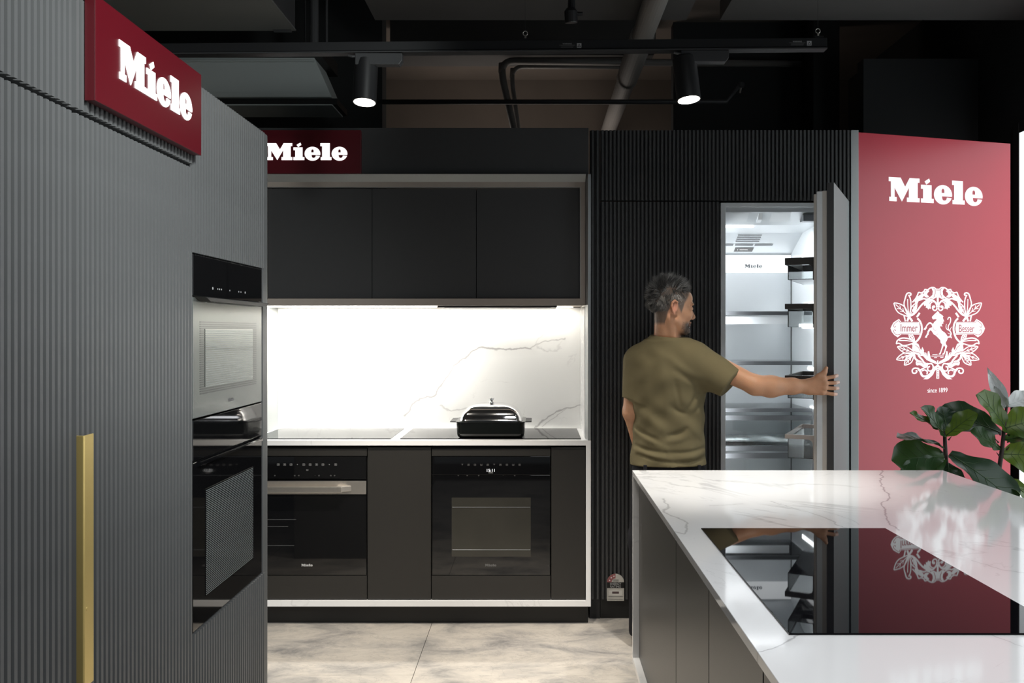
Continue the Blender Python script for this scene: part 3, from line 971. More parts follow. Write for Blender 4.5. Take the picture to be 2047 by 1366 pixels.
slats_front(d, 0.3275, 0.929, FY, 0.10, ZS - 0.003)
tag(MB().box(1.5935, 1.632, FY - 0.012, FY + 0.5, 0.0, FT).build('end_panel', 'alu', None, 0.001), 'grey metal end panel between the refrigerator and the red banner', 'panel')

# --- refrigerator
RX0, RX1 = 0.937, 1.587
t = thing('refrigerator', 'tall built-in refrigerator standing open beside the man', 'refrigerator', (1.26, 4.75, 0))
ix0, ix1, iy1 = 0.962, 1.452, 5.02
sh = MB()
sh.box(RX0, ix0, FY + 0.002, 5.05, 0.02, ZS - 0.006)                     # left wall
sh.box(ix1, RX1, FY + 0.002, 5.05, 0.02, ZS - 0.006)                     # right wall
sh.box(ix0, ix1, iy1, 5.05, 0.02, ZS - 0.006)                            # back
sh.box(ix0, ix1, FY + 0.002, iy1, 0.02, 0.16)                            # bottom
sh.box(ix0, ix1, FY + 0.002, iy1, 2.090, ZS - 0.006)
sh.build('body', 'fridge', t, 0.002)
hs = MB().prism([(FY + 0.012, 2.090), (FY + 0.012, 2.066), (FY + 0.10, 2.010), (4.80, 1.995), (iy1, 1.895), (iy1, 2.090)], 'x', ix0, ix1).build('ceiling_housing', 'fridge_steel', t)
# housing details: cover plates, latch and hinge block, air slots, lamp covers, control display
sl = (2.066 - 2.010) / (0.088)
for xa, xb in ((0.966, 1.085), (1.20, 1.30)):
    MB().add([(xa, FY + 0.014, 2.0635), (xb, FY + 0.014, 2.0635), (xb, FY + 0.075, 2.0245), (xa, FY + 0.075, 2.0245)], [(0, 1, 2, 3)]).build('cover_plate', 'fridge', hs)
MB().prism([(FY + 0.015, 2.066), (FY + 0.07, 2.030), (FY + 0.07, 2.018), (FY + 0.04, 2.030)], 'x', 1.135, 1.155).build('latch', 'fridge', hs)
MB().box(1.36, 1.45, FY + 0.012, FY + 0.07, 2.020, 2.055).build('hinge_block', 'shelf_rail', hs)
zc = lambda y: 2.010 - (y - FY - 0.10) * (0.015 / (4.80 - FY - 0.10))
z2 = lambda y: 1.995 - (y - 4.80) * (0.100 / 0.22)
for k in range(4):
    y = 4.818 + k * 0.020
    MB().box(1.105, 1.235, y, y + 0.006, z2(y) - 0.003, z2(y) + 0.002).build('air_slot', 'black', hs)
for xa, xb in ((1.01, 1.10), (1.11, 1.21), (1.22, 1.32)):
    MB().add([(xa, 4.905, z2(4.905) - 0.002), (xb, 4.905, z2(4.905) - 0.002), (xb, 4.925, z2(4.925) - 0.002), (xa, 4.925, z2(4.925) - 0.002)], [(0, 1, 2, 3)]).build('lamp_cover', 'shelf_rail', hs)
pb = MB().prism([(4.945, z2(4.945) - 0.002), (4.985, z2(4.985) - 0.002), (4.985, z2(4.985) + 0.004), (4.945, z2(4.945) + 0.004)], 'x', 1.118, 1.222).build('control_display', 'glass_black', hs)
MB().add([(1.146, 4.962, z2(4.962) - 0.003), (1.192, 4.962, z2(4.962) - 0.003), (1.192, 4.965, z2(4.965) - 0.003), (1.146, 4.965, z2(4.965) - 0.003)], [(0, 1, 2, 3)]).build('display_text', 'display', pb)
MB().add([(1.134, 4.958, z2(4.958) - 0.003), (1.136, 4.958, z2(4.958) - 0.003), (1.136, 4.968, z2(4.968) - 0.003), (1.134, 4.968, z2(4.968) - 0.003)], [(0, 1, 2, 3)]).build('display_mark', 'display', pb)
MB().box(ix0, ix0 + 0.17, FY + 0.105, FY + 0.125, 2.000, 2.006).build('corner_light', 'fridge_led', hs)
bp = MB().box(ix0 + 0.002, ix1 - 0.004, iy1 - 0.010, iy1 - 0.001, 0.17, 1.892).build('back_panel', 'fridge_steel', t)
MB().box(ix1 - 0.0045, ix1 - 0.0005, iy1 - 0.012, iy1 - 0.001, 0.17, 1.79).build('corner_gap', 'black', t)
lb = MB().box(ix0 + 0.002, ix1 - 0.004, iy1 - 0.016, iy1 - 0.010, 1.792, 1.892).build('light_panel', 'fridge_band', t)
logo_parts(FRONT((1506.5 - VX) * 5.0 / F, iy1 - 0.0162, H - (532 - VY) * 5.0 / F), 0.100, 'shelf_rail', lb, 0.0006, True, 'logo')
# side lights on the right liner wall
for z0, z1, y0, y1 in ((1.475, 1.497, 4.56, 4.80), (1.585, 1.607, 4.56, 4.80), (1.255, 1.268, 4.56, 4.70), (1.055, 1.062, 4.50, 4.66), (1.86, 1.875, 4.6, 4.8)):
    MB().box(ix1 - 0.004, ix1 - 0.0002, y0, y1, z0, z1).build('side_light', 'fridge_led', t)
for z0, z1, y0, y1 in ((1.475, 1.497, 4.56, 4.80), (1.265, 1.285, 4.56, 4.80), (1.70, 1.72, 4.56, 4.80), (1.05, 1.07, 4.56, 4.80)):
    MB().box(ix0 + 0.0002, ix0 + 0.004, y0, y1, z0, z1).build('side_light', 'fridge_led', t)
area_light('fridge_light', (1.2, 4.60, 1.985), (1.2, 4.80, 1.2), 0.4, 0.05, 1.5, (0.95, 0.98, 1))
area_light('fridge_light', (0.968, 4.54, 1.25), (1.40, 4.90, 1.25), 0.04, 1.3, 6.5, (0.95, 0.98, 1))  # unseen strip at the left wall, added to brighten the lower shelves


def shelf(z, y0=4.605):
    g = MB().box(ix0 + 0.004, ix1 - 0.012, y0, iy1 - 0.012, z, z + 0.005).build('shelf', 'clear', t)
    MB().box(ix0 + 0.003, ix1 - 0.011, y0 - 0.006, y0 + 0.004, z - 0.010, z + 0.010).build('shelf_rail', 'shelf_rail', g, 0.001)
    return g


shelf(1.553)
shelf(1.292)
shelf(1.046)
MB().box(ix0 + 0.004, 1.33, 4.63, 4.64, 1.497, 1.536).build('white_strip', 'fridge', t)  # plain white strip just below the top shelf
dw = MB().box(ix0 + 0.006, ix1 - 0.014, 4.612, 4.616, 0.845, 1.0).build('drawer', 'clear', t)
MB().box(ix0 + 0.003, ix1 - 0.012, 4.600, 4.612, 0.993, 1.019).build('drawer_rail', 'shelf_rail', dw, 0.001)
rb = MB()
for i in range(14):
    y = 4.66 + i * 0.024
    rb.tube([(ix0 + 0.02, y, 0.872), (ix1 - 0.02, y, 0.872)], 0.006, 6)
rb.box(ix0 + 0.006, ix1 - 0.014, 4.63, 5.0, 0.858, 0.868)
rb.build('drawer_floor', clear_glass('ribbed_drawer_floor', (0.75, 0.8, 0.82), 0.22, 0.15), dw)
MB().box(ix0 + 0.003, ix1 - 0.012, 4.600, 4.612, 0.833, 0.858).build('drawer_rail', 'shelf_rail', dw, 0.001)
MB().box(ix0 + 0.003, ix1 - 0.012, 4.590, 4.602, 0.795, 0.822).build('drawer_rail', 'shelf_rail', dw, 0.001)
MB().box(ix0 + 0.006, ix1 - 0.014, 4.598, 4.604, 0.3, 0.79).build('lower_drawer', 'clear', t)

# --- open door: hinged on the right, swung out about 65 degrees
hinge = Vector((1.586, 4.463, 0))
du = Vector((-0.427, -0.904, 0)).normalized()    # hinge -> free edge
dn = Vector((-0.904, 0.427, 0)).normalized()     # outside -> inside of the door
D = Matrix(((du.x, dn.x, 0, hinge.x), (du.y, dn.y, 0, hinge.y), (0, 0, 1, 0), (0, 0, 0, 1)))
dp = MB(D).box(0.0, 0.632, 0.0, 0.030, 0.10, ZS).build('door', 'door_grey', t, 0.0012)
dp['label'] = 'swung-open refrigerator door with grey outer panel'
# outer panel stays grey, its edge is dark laminate
MB(D).box(0.6305, 0.6335, 0.0012, 0.0295, 0.101, ZS - 0.001).build('door_edge', 'matte', dp)
MB(D).box(0.015, 0.628, 0.0302, 0.075, 0.13, ZS - 0.035).build('door_liner', 'fridge', dp, 0.003)
MB(D).box(0.605, 0.6285, 0.0305, 0.0510, 0.125, ZS - 0.034).build('edge_strip', 'gasket', dp, 0.002)
MB(D).box(0.590, 0.624, 0.0752, 0.088, 0.14, ZS - 0.045).build('gasket', 'gasket', dp, 0.004)
MB(D).box(0.03, 0.060, 0.0752, 0.088, 0.14, ZS - 0.045).build('gasket', 'gasket', dp, 0.004)


def door_bin(z0, z1, rim, steel=False):
    u0, u1, n0, n1 = 0.09, 0.565, 0.078, 0.222
    rm = 'bin_steel' if steel else 'bin_rim'
    g = MB(D)
    w_ = 0.003
    g.box(u1 - w_, u1, n0, n1 - 0.012, z0, z1 - rim)
    g.box(u0, u0 + w_, n0, n1 - 0.012, z0, z1 - rim)
    g.box(u0, u1, n1 - 0.012 - w_, n1 - 0.012, z0, z1 - rim)
    g.box(u0, u1, n0, n1 - 0.012, z0, z0 + w_)
    bn = g.build('door_bin', 'clear', dp)
    r = MB(D)
    r.box(u1, u1 + 0.010, n0, n1, z1 - rim, z1).box(u0 - 0.01, u0, n0, n1, z1 - rim, z1)
    r.box(u0, u1, n1 - 0.008, n1, z1 - rim, z1)
    # arm running down against the door liner
    r.prism([(n0, z0 - 0.004), (n0 + 0.020, z0 - 0.004), (n0 + 0.020, z1 - rim - 0.018), (n0 + 0.026, z1 - rim - 0.006), (n0 + 0.040, z1 - rim), (n0, z1 - rim)], 'x', u1, u1 + 0.010)
    r.build('bin_rim', rm, bn, 0.001)


door_bin(1.695, 1.795, 0.033)
door_bin(1.478, 1.585, 0.024)
door_bin(1.152, 1.256, 0.022)
door_bin(0.878, 0.986, 0.019, True)

# --- energy label on the black panel
ex0, ex1 = (1213 - VX) * FY / F, (1247 - VX) * FY / F
ez0, ez1 = H - (1200 - VY) * FY / F, H - (1146 - VY) * FY / F
ec, ew = (ex0 + ex1) / 2, (ex1 - ex0)
eh = ez1 - ez0
yl = FY - SLAT_D - 0.001
t = thing('energy_label', 'arched energy rating sticker low on the black ribbed panel', 'sticker', (ec, yl, ez0))
T = FRONT(ec, yl, ez0)
r = ew / 2
zb = eh - r


def arcpts(rad, a0, a1, n=16, c=(0, 0)):
    return [(c[0] + rad * math.cos(math.radians(a)), c[1] + rad * math.sin(math.radians(a))) for a in np.linspace(a0, a1, n)]


paper = mat('label_paper', (0.50, 0.48, 0.44), 0.6)
curve_shape([arcpts(r, 0, 180, 24, (0, zb)) + [(-r, 0), (r, 0)]], T, 0.0008).build('backing', paper, t)
T2 = FRONT(ec, yl - 0.0009, ez0)
curve_shape([arcpts(r, 90, 180, 12, (0, zb)) + arcpts(r * 0.46, 180, 90, 8, (0, zb))], T2, 0.0003).build('red_arc', mat('label_red', (0.30, 0.10, 0.10), 0.6), t)
T3 = FRONT(ec, yl - 0.0013, ez0)
for a in (163, 133, 105):
    c = (r * 0.73 * math.cos(math.radians(a)), zb + r * 0.73 * math.sin(math.radians(a)))
    pts = [(c[0] + (0.005 if k % 2 == 0 else 0.002) * math.sin(k * math.pi / 5), c[1] + (0.005 if k % 2 == 0 else 0.002) * math.cos(k * math.pi / 5)) for k in range(10)]
    curve_shape([pts], T3, 0.0003).build('star', 'white_print', t)
MB(T2).box(-r, r, zb - 0.030, zb, 0, 0.0003).build('black_band', 'black', t)
text_shape('ENERGY', 0.016, FRONT(ec, yl - 0.0013, ez0 + zb - 0.009), 0.0003, sx=0.95).build('lettering', 'print_grey', t)
text_shape('RATING', 0.016, FRONT(ec, yl - 0.0013, ez0 + zb - 0.022), 0.0003, sx=0.95).build('lettering', 'print_grey', t)
MB(T2).box(-r * 0.75, r * 0.75, 0.028, 0.052, 0, 0.0003).build('value_box', mat('label_pale', (0.62, 0.60, 0.56), 0.6), t)
MB(T3).box(-r * 0.4, r * 0.4, 0.036, 0.047, 0, 0.0003).build('value_mark', mat('label_brown', (0.08, 0.05, 0.05), 0.6), t)
ln = MB(T3)
for z in (0.0075, 0.0205):
    ln.box(-r * 0.85, r * 0.85, z, z + 0.0015, 0, 0.0003)
for z in (zb + 0.004, zb + 0.008, zb + 0.012):
    ln.box(-r * 0.28, r * 0.36, z, z + 0.001, 0, 0.0003)
ln.build('printed_lines', 'black', t)

# ================================================================== RED BANNER PANEL
BA = Vector((1.645, 4.502, 0))
BB = Vector((2.572, 4.776, 0))
bu = (BB - BA).normalized()
bn_ = bu.cross(Vector((0, 0, 1)))                # out, towards the camera
BW = (BB - BA).length
BT = frame_mat((BA.x, BA.y, 0), bu, (0, 0, 1))
t = thing('banner_panel', 'tall red display panel with white logo and horse crest', 'panel', (BA + BB) * 0.5)
MB(BT).box(0, BW, 0.0, FT - 0.001, -0.03, 0.0).build('board', 'banner', t, 0.001)
MB(BT).box(-0.004, -0.0005, 0.0, FT - 0.001, -0.03, 0.001).build('edge_strip', 'black', t)


def bl(px, py):
    """photo pixel -> place on the banner (metres along, metres up)"""
    d = Vector(((px - VX) / F, 1.0, -(py - VY) / F))
    n = Vector((bu.y, -bu.x, 0))
    s = n.dot(BA) / n.dot(d)
    p = d * s
    return ((p - BA).dot(bu), p.z + H)


def BTz(z):
    return BT @ Matrix.Translation((0, 0, z))


c0 = bl(1871.5, 383)
logo_parts(BT @ Matrix.Translation((c0[0], c0[1], 0.0002)), bl(1965, 383)[0] - bl(1777.5, 383)[0], 'banner_letter', t, 0.0015)
c0 = bl(1874, 780.5)
text_shape('since 1899', 0.035, BT @ Matrix.Translation((c0[0], c0[1] - 0.001, 0.0002)), 0.0006, sx=0.86).build('tagline', 'banner_letter', t)


def smooth_line(pts, n=6, closed=False):
    P = [Vector((x, y)) for x, y in pts]
    out = []
    m = len(P)
    for i in range(m if closed else m - 1):
        p1, p2 = P[i], P[(i + 1) % m]
        p0 = P[i - 1] if (closed or i > 0) else p1
        p3 = P[(i + 2) % m] if (closed or i + 2 < m) else p2
        for k in range(n):
            s = k / n
            out.append(0.5 * ((2 * p1) + (p2 - p0) * s + (2 * p0 - 5 * p1 + 4 * p2 - p3) * s * s + (3 * p1 - p0 - 3 * p2 + p3) * s ** 3))
    if not closed: out.append(P[-1])
    return [(p.x, p.y) for p in out]


class Crest:
    """flat art given in units of the enlarged crest drawing; mapped onto the banner"""
    def __init__(self, s=5.254, ox=1740, oy=540):
        self.s, self.ox, self.oy = s, ox, oy
        self.b = MB(BT)

    def mp(self, p, z):
        a = bl(self.ox + p[0] / self.s, self.oy + p[1] / self.s)
        return (a[0], a[1], z)

    def stroke(self, pts, w, z, closed=False, taper=False, n=5, mirror=True):
        for sgn in ((1, -1) if mirror else (1,)):
            q = pts if sgn == 1 else [(1412 - x, y) for x, y in pts]
            q = smooth_line(q, n, closed) if n > 1 else q
            P = [Vector(p) for p in q]
            L, Rr = [], []
            m = len(P)
            for i, p in enumerate(P):
                a = P[(i + 1) % m] if (closed or i + 1 < m) else p
                c = P[i - 1] if (closed or i > 0) else p
                d = (a - c)
                d = d.normalized() if d.length > 1e-6 else Vector((1, 0))
                nrm = Vector((-d.y, d.x))
                ww = w * (1 - 0.75 * i / (m - 1)) if taper else w
                L.append(p + nrm * ww / 2)
                Rr.append(p - nrm * ww / 2)
            vs = [self.mp(p, z) for p in L] + [self.mp(p, z) for p in Rr]
            fs = [(i, (i + 1) % m, m + (i + 1) % m, m + i) for i in range(m if closed else m - 1)]
            self.b.add(vs, fs)
        return self

    def fill(self, pts, z, n=1, mirror=True):
        for sgn in ((1, -1) if mirror else (1,)):
            q = pts if sgn == 1 else [(1412 - x, y) for x, y in pts]
            q = smooth_line(q, n, True) if n > 1 else q
            sh_ = curve_shape([[bl(self.ox + x / self.s, self.oy + y / self.s) for x, y in q]], Matrix.Identity(4), 0.0)
            self.b.add([(v.x, v.y, z) for v in sh_.v], sh_.f)
        return self

    def leaf(self, tip, base, w, z, rib=True):
        t_, b_ = Vector(tip), Vector(base)
        d = b_ - t_
        nn = Vector((-d.y, d.x)).normalized()
        up, dnn = [], []
        for s, k in ((0, 0), (0.12, 0.42), (0.3, 0.85), (0.5, 1.0), (0.72, 0.72), (0.9, 0.35), (1, 0.1)):
            up.append(tuple(t_ + d * s + nn * w * k))
            dnn.append(tuple(t_ + d * s - nn * w * k))
        self.stroke(up, 11, z)
        self.stroke(dnn, 11, z)
        if rib:
            self.stroke([tuple(t_ + d * 0.12), tuple(t_ + d * 0.5), tip_b(b_)], 8, z)
            for s in (0.3, 0.5):
                self.stroke([tuple(t_ + d * (s + 0.16)), tuple(t_ + d * s + nn * w * 0.5)], 6, z, n=1)
                self.stroke([tuple(t_ + d * (s + 0.16)), tuple(t_ + d * s - nn * w * 0.5)], 6, z, n=1)


def tip_b(v):
    return (v.x, v.y)


W1, W2 = 0.0006, 0.0012
# wreath
cw = Crest()
cw.fill([(640, 188), (655, 176), (672, 180), (692, 196), (706, 196), (706, 284), (688, 290), (664, 304), (640, 300), (624, 286), (650, 262), (655, 225)], W1)
cw.stroke([(650, 182), (622, 192), (600, 208), (572, 205), (560, 226), (532, 240), (505, 236), (494, 262), (474, 300), (440, 340)], 13, W1)
cw.stroke([(628, 290), (590, 308), (560, 300), (528, 312), (500, 322), (486, 352), (470, 404), (448, 440)], 15, W1)
cw.fill([(600, 212), (618, 222), (600, 240), (596, 262), (616, 278), (588, 290), (560, 268), (566, 232)], W1, 3)
cw.fill([(548, 244), (560, 270), (536, 300), (508, 312), (500, 280), (520, 262)], W1, 3)
cw.fill([(494, 268), (505, 300), (480, 340), (462, 336), (478, 300)], W1, 3)
cw.leaf((246, 346), (402, 486), 44, W1)
cw.stroke([(364, 300), (352, 360), (378, 440), (402, 486)], 12, W1)
cw.stroke([(414, 286), (424, 340), (420, 420), (406, 486)], 12, W1)
cw.stroke([(364, 300), (378, 256), (400, 240), (422, 246), (424, 262), (412, 266)], 14, W1)
cw.stroke([(400, 262), (414, 290)], 12, W1)
cw.stroke([(390, 306), (392, 380), (402, 470)], 9, W1)
cw.leaf((486, 342), (412, 486), 26, W1)
cw.stroke([(400, 486), (446, 470), (486, 432), (520, 386), (560, 344), (606, 316), (648, 314), (682, 342), (698, 372)], 17, W1)
cw.fill([(556, 352), (600, 322), (650, 318), (640, 340), (628, 362), (636, 408), (618, 404), (606, 416), (596, 396), (580, 398), (584, 372), (566, 380)], W1)
cw.stroke([(694, 372), (676, 338), (650, 336), (630, 356), (628, 378)], 10, W1)
cw.stroke([(664, 378), (652, 388), (656, 412), (676, 426), (696, 412), (696, 394)], 14, W1)
cw.fill([(652, 376), (672, 372), (680, 388), (668, 400), (654, 396)], W1, 3)
cw.stroke([(706, 284), (706, 366)], 20, W1, mirror=False, n=1)
cw.stroke([(688, 382), (728, 382)], 17, W1, mirror=False, n=1)
cw.stroke([(516, 450), (486, 496)], 20, W1, n=1)
cw.stroke([(492, 508), (520, 540), (538, 592), (536, 650), (512, 716), (466, 766)], 19, W1)
cw.stroke([(352, 478), (366, 540)], 14, W1); cw.stroke([(400, 486), (440, 540)], 22, W1); cw.stroke([(404, 484), (386, 540)], 20, W1)
# name plates
cw.fill([(508, 546), (322, 546), (300, 515), (276, 528), (240, 552), (222, 586), (210, 614), (224, 652), (250, 684), (286, 708), (306, 690), (326, 676), (516, 680), (526, 612)], W1)
# lower leaves and scrolls
cw.stroke([(272, 778), (282, 742), (330, 716), (400, 722), (470, 756)], 14, W1)
cw.stroke([(270, 776), (300, 770), (340, 792), (400, 786), (470, 758)], 12, W1)
cw.stroke([(300, 742), (380, 742), (460, 756)], 9, W1)
cw.leaf((404, 662), (462, 752), 20, W1)
cw.leaf((282, 806), (470, 876), 34, W1)
cw.leaf((272, 940), (452, 878), 36, W1)
cw.leaf((356, 1000), (456, 888), 34, W1)
cw.stroke([(436, 766), (462, 800), (506, 834), (520, 880)], 22, W1)
cw.fill([(452, 770), (500, 776), (520, 824), (560, 896), (520, 900), (470, 880), (440, 840), (440, 800)], W1, 3)
cw.fill([(544, 808), (558, 836), (566, 862), (586, 872), (598, 916), (602, 856), (616, 852), (622, 884), (634, 930), (690, 962), (702, 992), (640, 970), (590, 946), (552, 904), (530, 850)], W1)
cw.stroke([(458, 888), (470, 930), (500, 956), (560, 996), (600, 1010)], 20, W1)
cw.stroke([(500, 896), (540, 940), (566, 976), (600, 990)], 18, W1)
cw.fill([(478, 960), (520, 950), (560, 980), (600, 976), (612, 990), (560, 1020), (520, 1000), (482, 1000)], W1, 3)
cw.stroke([(600, 990), (640, 984), (658, 1014), (650, 1050), (620, 1062), (600, 1044), (606, 1020), (624, 1014)], 14, W1)
cw.stroke([(590, 1020), (560, 1030), (520, 1050), (500, 1034), (460, 1032), (438, 1054), (446, 1082), (472, 1084), (488, 1064), (474, 1056)], 14, W1)
cw.stroke([(500, 1038), (524, 1066), (536, 1100), (560, 1118), (600, 1112), (628, 1090), (650, 1064)], 22, W1)
cw.stroke([(540, 1060), (570, 1050), (596, 1070), (590, 1100)], 14, W1)
cw.stroke([(706, 1010), (664, 1056), (644, 1096), (600, 1136)], 24, W1)
cw.fill([(552, 1148), (584, 1128), (620, 1126), (600, 1148)], W1)
cw.fill([(700, 1000), (660, 1020), (650, 1060), (690, 1050), (706, 1040), (706, 1000)], W1)
cw.stroke([(706, 950), (706, 1000)], 14, W1, mirror=False, n=1); cw.stroke([(706, 1000), (706, 1142)], 30, W1, mirror=False, n=1)
for ln_, y in (((650, 704), 888), ((640, 772), 905), ((668, 698), 922), ((732, 766), 920)):
    cw.stroke([(ln_[0], y), (ln_[1], y - 2)], 6, W1, mirror=False, n=1)
cr = cw.b.build('crest', 'banner_letter', t, recalc=False)
# red linework and lettering laid over the white
cl = Crest()
for pts in ([(660, 190), (676, 202), (680, 240), (664, 288)], [(504, 554), (326, 554), (300, 532), (262, 556), (242, 580), (248, 600), (262, 598), (262, 586)],
            [(516, 672), (330, 670), (304, 680), (268, 680), (244, 650), (248, 630), (262, 630), (264, 642)], [(516, 566), (522, 612), (516, 664)],
            [(618, 240), (640, 226)], [(470, 790), (500, 812), (520, 850)], [(452, 860), (500, 866), (530, 890)], [(560, 850), (576, 890)], [(640, 1020), (636, 1044), (618, 1048)],
            [(640, 330), (618, 352)], [(560, 1100), (600, 1096)], [(486, 972), (530, 968), (560, 990)]):
    cl.stroke(pts, 5, W2)
for y in (203, 214):
    cl.stroke([(688, y), (734, y)], 4, W2, mirror=False, n=1)
for y in (1020, 1042, 1064, 1088, 1112, 1128):
    cl.stroke([(702, y), (712, y + 8)], 8, W2, mirror=False, n=1)
cl.b.build('crest_linework', 'banner', cr, recalc=False)
for word, px, py in (('Immer', 1740 + 402 / 5.254, 540 + 612 / 5.254), ('Besser', 1740 + 1008 / 5.254, 540 + 618 / 5.254)):
    c0 = bl(px, py)
    text_shape(word, 0.0575, BT @ Matrix.Translation((c0[0], c0[1], W2)), 0.0004, sx=0.70 if word == 'Immer' else 0.66).build('motto', 'banner', cr)
# the rearing horse
hz = Crest(10.505, 1825, 615)
hz.fill([(520, 65), (528, 100), (545, 85), (548, 120), (600, 150), (638, 188), (622, 212), (655, 292), (628, 300), (640, 335), (602, 345), (615, 410), (588, 388), (566, 402), (572, 432),
         (612, 490), (670, 530), (710, 580), (726, 610), (790, 598), (815, 620), (805, 655), (790, 630), (732, 636), (712, 690), (685, 735), (690, 770), (718, 810), (700, 860), (665, 960),
         (655, 990), (608, 990), (622, 968), (645, 952), (678, 840), (655, 792), (640, 812), (605, 900), (582, 970), (575, 990), (533, 985), (552, 962), (570, 940), (600, 840), (610, 776),
         (580, 740), (570, 680), (530, 640), (480, 590), (430, 560), (400, 505), (365, 474), (332, 520), (326, 570), (302, 590), (290, 636), (248, 632), (262, 600), (290, 558), (310, 488),
         (350, 430), (388, 424), (404, 400), (384, 352), (350, 338), (310, 372), (288, 402), (290, 430), (260, 472), (220, 462), (236, 434), (255, 418), (280, 370), (320, 320), (360, 305),
         (400, 330), (418, 352), (440, 310), (500, 256), (470, 242), (420, 252), (398, 218), (395, 200), (440, 150), (490, 105)], W1, mirror=False)
hz.stroke([(780, 600), (800, 550), (770, 490), (710, 455), (692, 400), (704, 345)], 30, W1, mirror=False, taper=True)
hz.stroke([(775, 500), (742, 450), (742, 385), (775, 330), (790, 270), (782, 218), (756, 206), (732, 236), (732, 258)], 20, W1, mirror=False)
hz.stroke([(770, 500), (790, 440), (820, 405)], 18, W1, mirror=False, taper=True)
hz.stroke([(790, 560), (750, 545), (725, 530)], 12, W1, mirror=False, taper=True)
ho = hz.b.build('crest_horse', 'banner_letter', t, recalc=False)
hl = Crest(10.505, 1825, 615)
hl.stroke([(410, 395), (430, 450), (465, 490), (490, 465)], 6, W2, mirror=False)
hl.stroke([(490, 580), (515, 560), (528, 540)], 6, W2, mirror=False)
hl.stroke([(494, 146), (506, 150)], 12, W2, mirror=False, n=1)
hl.stroke([(590, 300), (600, 330)], 6, W2, mirror=False, n=1)
hl.b.build('horse_linework', 'banner', ho, recalc=False)

# ================================================================== CEILING SERVICES
# lighting track: black profile on wires, with two cylinder spots
TY = 3.50
TR = Matrix.Translation((0, TY, 2.588)) @ Matrix.Rotation(-0.0085, 4, 'Y')
t = thing('light_track', 'long black ceiling lighting track hung on thin wires', 'lighting track', (-0.1, TY, 2.56))
tb = MB(TR)
tb.prism([(-0.020, 0.022), (0.020, 0.022), (0.020, -0.012), (0.024, -0.016), (0.024, -0.022), (-0.024, -0.022), (-0.024, -0.016), (-0.020, -0.012)], 'x', -1.55, 1.150)
trk = tb.build('profile', 'black_metal', t, 0.001)
lp = MB(TR)
lp.box(-1.55, 1.150, -0.0252, -0.0238, -0.0212, -0.0175)
lp.build('edge_strip', 'dark_metal', trk)
for px in (1050, 1635):
    X = (px - VX) * TY / F
    zt = 2.588 + 0.0085 * X + 0.022
    MB(TR).box(X - 0.018, X + 0.018, -0.016, 0.016, 0.0225, 0.032).build('hanger_clip', 'black_metal', t, 0.001)
    MB().tube([(X + 0.009 * math.sin(a), TY, zt + 0.034 + 0.009 * math.cos(a)) for a in np.linspace(0, 2 * math.pi, 14)], 0.0016, 6, False).build('hanger_ring', 'steel', t)
    MB().tube([(X, TY, zt + 0.01), (X + 0.001, TY, zt + 0.026)], 0.004, 8).build('hanger_stud', 'steel', t)
    MB().tube([(X, TY, zt + 0.043), (X, TY, 3.118)], 0.0007, 5).build('hanger_wire', 'dark_metal', t)
for px, py in ((1140, 91), (1600, 86.5)):
    p = at(px, py, TY - 0.0208)
    Tl = FRONT(p.x, TY - 0.0208, p.z)
    lb_ = MB(Tl).box(0.026, 0.044, -0.009, 0.009, 0, 0.0005).build('warning_plate', 'print_grey', t)
    curve_shape([[(0.028, -0.006), (0.042, -0.006), (0.035, 0.007)], [(0.031, -0.0045), (0.039, -0.0045), (0.035, 0.003)]], Tl @ Matrix.Translation((0, 0, 0.0006)), 0.0002).build('warning_sign', 'black', lb_)
    text_shape('WARNING', 0.0075, Tl @ Matrix.Translation((-0.012, 0.0065, 0)), 0.0003).build('warning_text', 'print_grey', t)
    for k, (a, b) in enumerate(((-0.044, 0.020), (-0.036, 0.014), (-0.038, 0.012))):
        MB(Tl).box(a, b, 0.0006 - k * 0.0042, 0.0024 - k * 0.0042, 0, 0.0003).build('warning_line', 'print_dim', t)


def track_spot(label, px, py, ax, rad_px, box_px, aim, power, angle):
    """cylinder head: (px,py) centre of the lens, ax its axis (pointing out of the lens)"""
    c = at(px, py, TY)
    ax = Vector(ax).normalized()
    r = rad_px * TY / F
    t = thing('track_spotlight', label, 'spotlight', c + Vector((0, 0, -0.01)), 'cylinder spotlights on the track')
    L = 0.175
    top = c - ax * L
    MB().lathe([(r, 0.0), (r, 0.003), (r * 0.995, L - 0.006), (r * 0.9, L)], c, -ax, 72).build('head', 'black_metal', t, smooth=False)
    MB().lathe([(r * 0.90, -0.0005), (r * 0.90, 0.001)], c, -ax, 40).build('lens', 'lamp_emit', t)
    MB().tube([top + Vector((0, 0, -0.004)), top + Vector((0, 0, 0.016))], 0.016, 16).build('joint', 'black_metal', t)
    x0 = (box_px[0] - VX) * TY / F
    x1 = (box_px[1] - VX) * TY / F
    zt = 2.588 + 0.0085 * (x0 + x1) / 2 - 0.022
    MB().prism([(x0, zt - 0.001), (x0, zt - 0.046), (x1 - 0.012, zt - 0.046), (x1, zt - 0.030), (x1, zt - 0.001)], 'y', TY - 0.020, TY + 0.020).build('adapter', 'dark_metal', t, 0.0015)
    MB().tube([(x0 - 0.028, TY - 0.018, zt - 0.010), (x0 - 0.012, TY - 0.018, zt - 0.014), (x0, TY - 0.012, zt - 0.012)], 0.005, 8).build('lever', 'dark_metal', t)
    spot_light('spotlight_beam', tuple(c + ax * 0.015), aim, power, angle, 0.75, 0.035, (1, 0.92, 0.80))
    return t


track_spot('black cylinder spotlight on the track above the roasting dish side', 728.5, 205, (-0.02, -0.14, -1), 23.5, (712, 805), (-0.75, 3.85, 0.0), 150, 75)
track_spot('black cylinder spotlight on the track above the man', 1377, 200, (0.09, -0.11, -1), 24, (1360, 1455), (0.62, 3.45, 0.9), 60, 72)

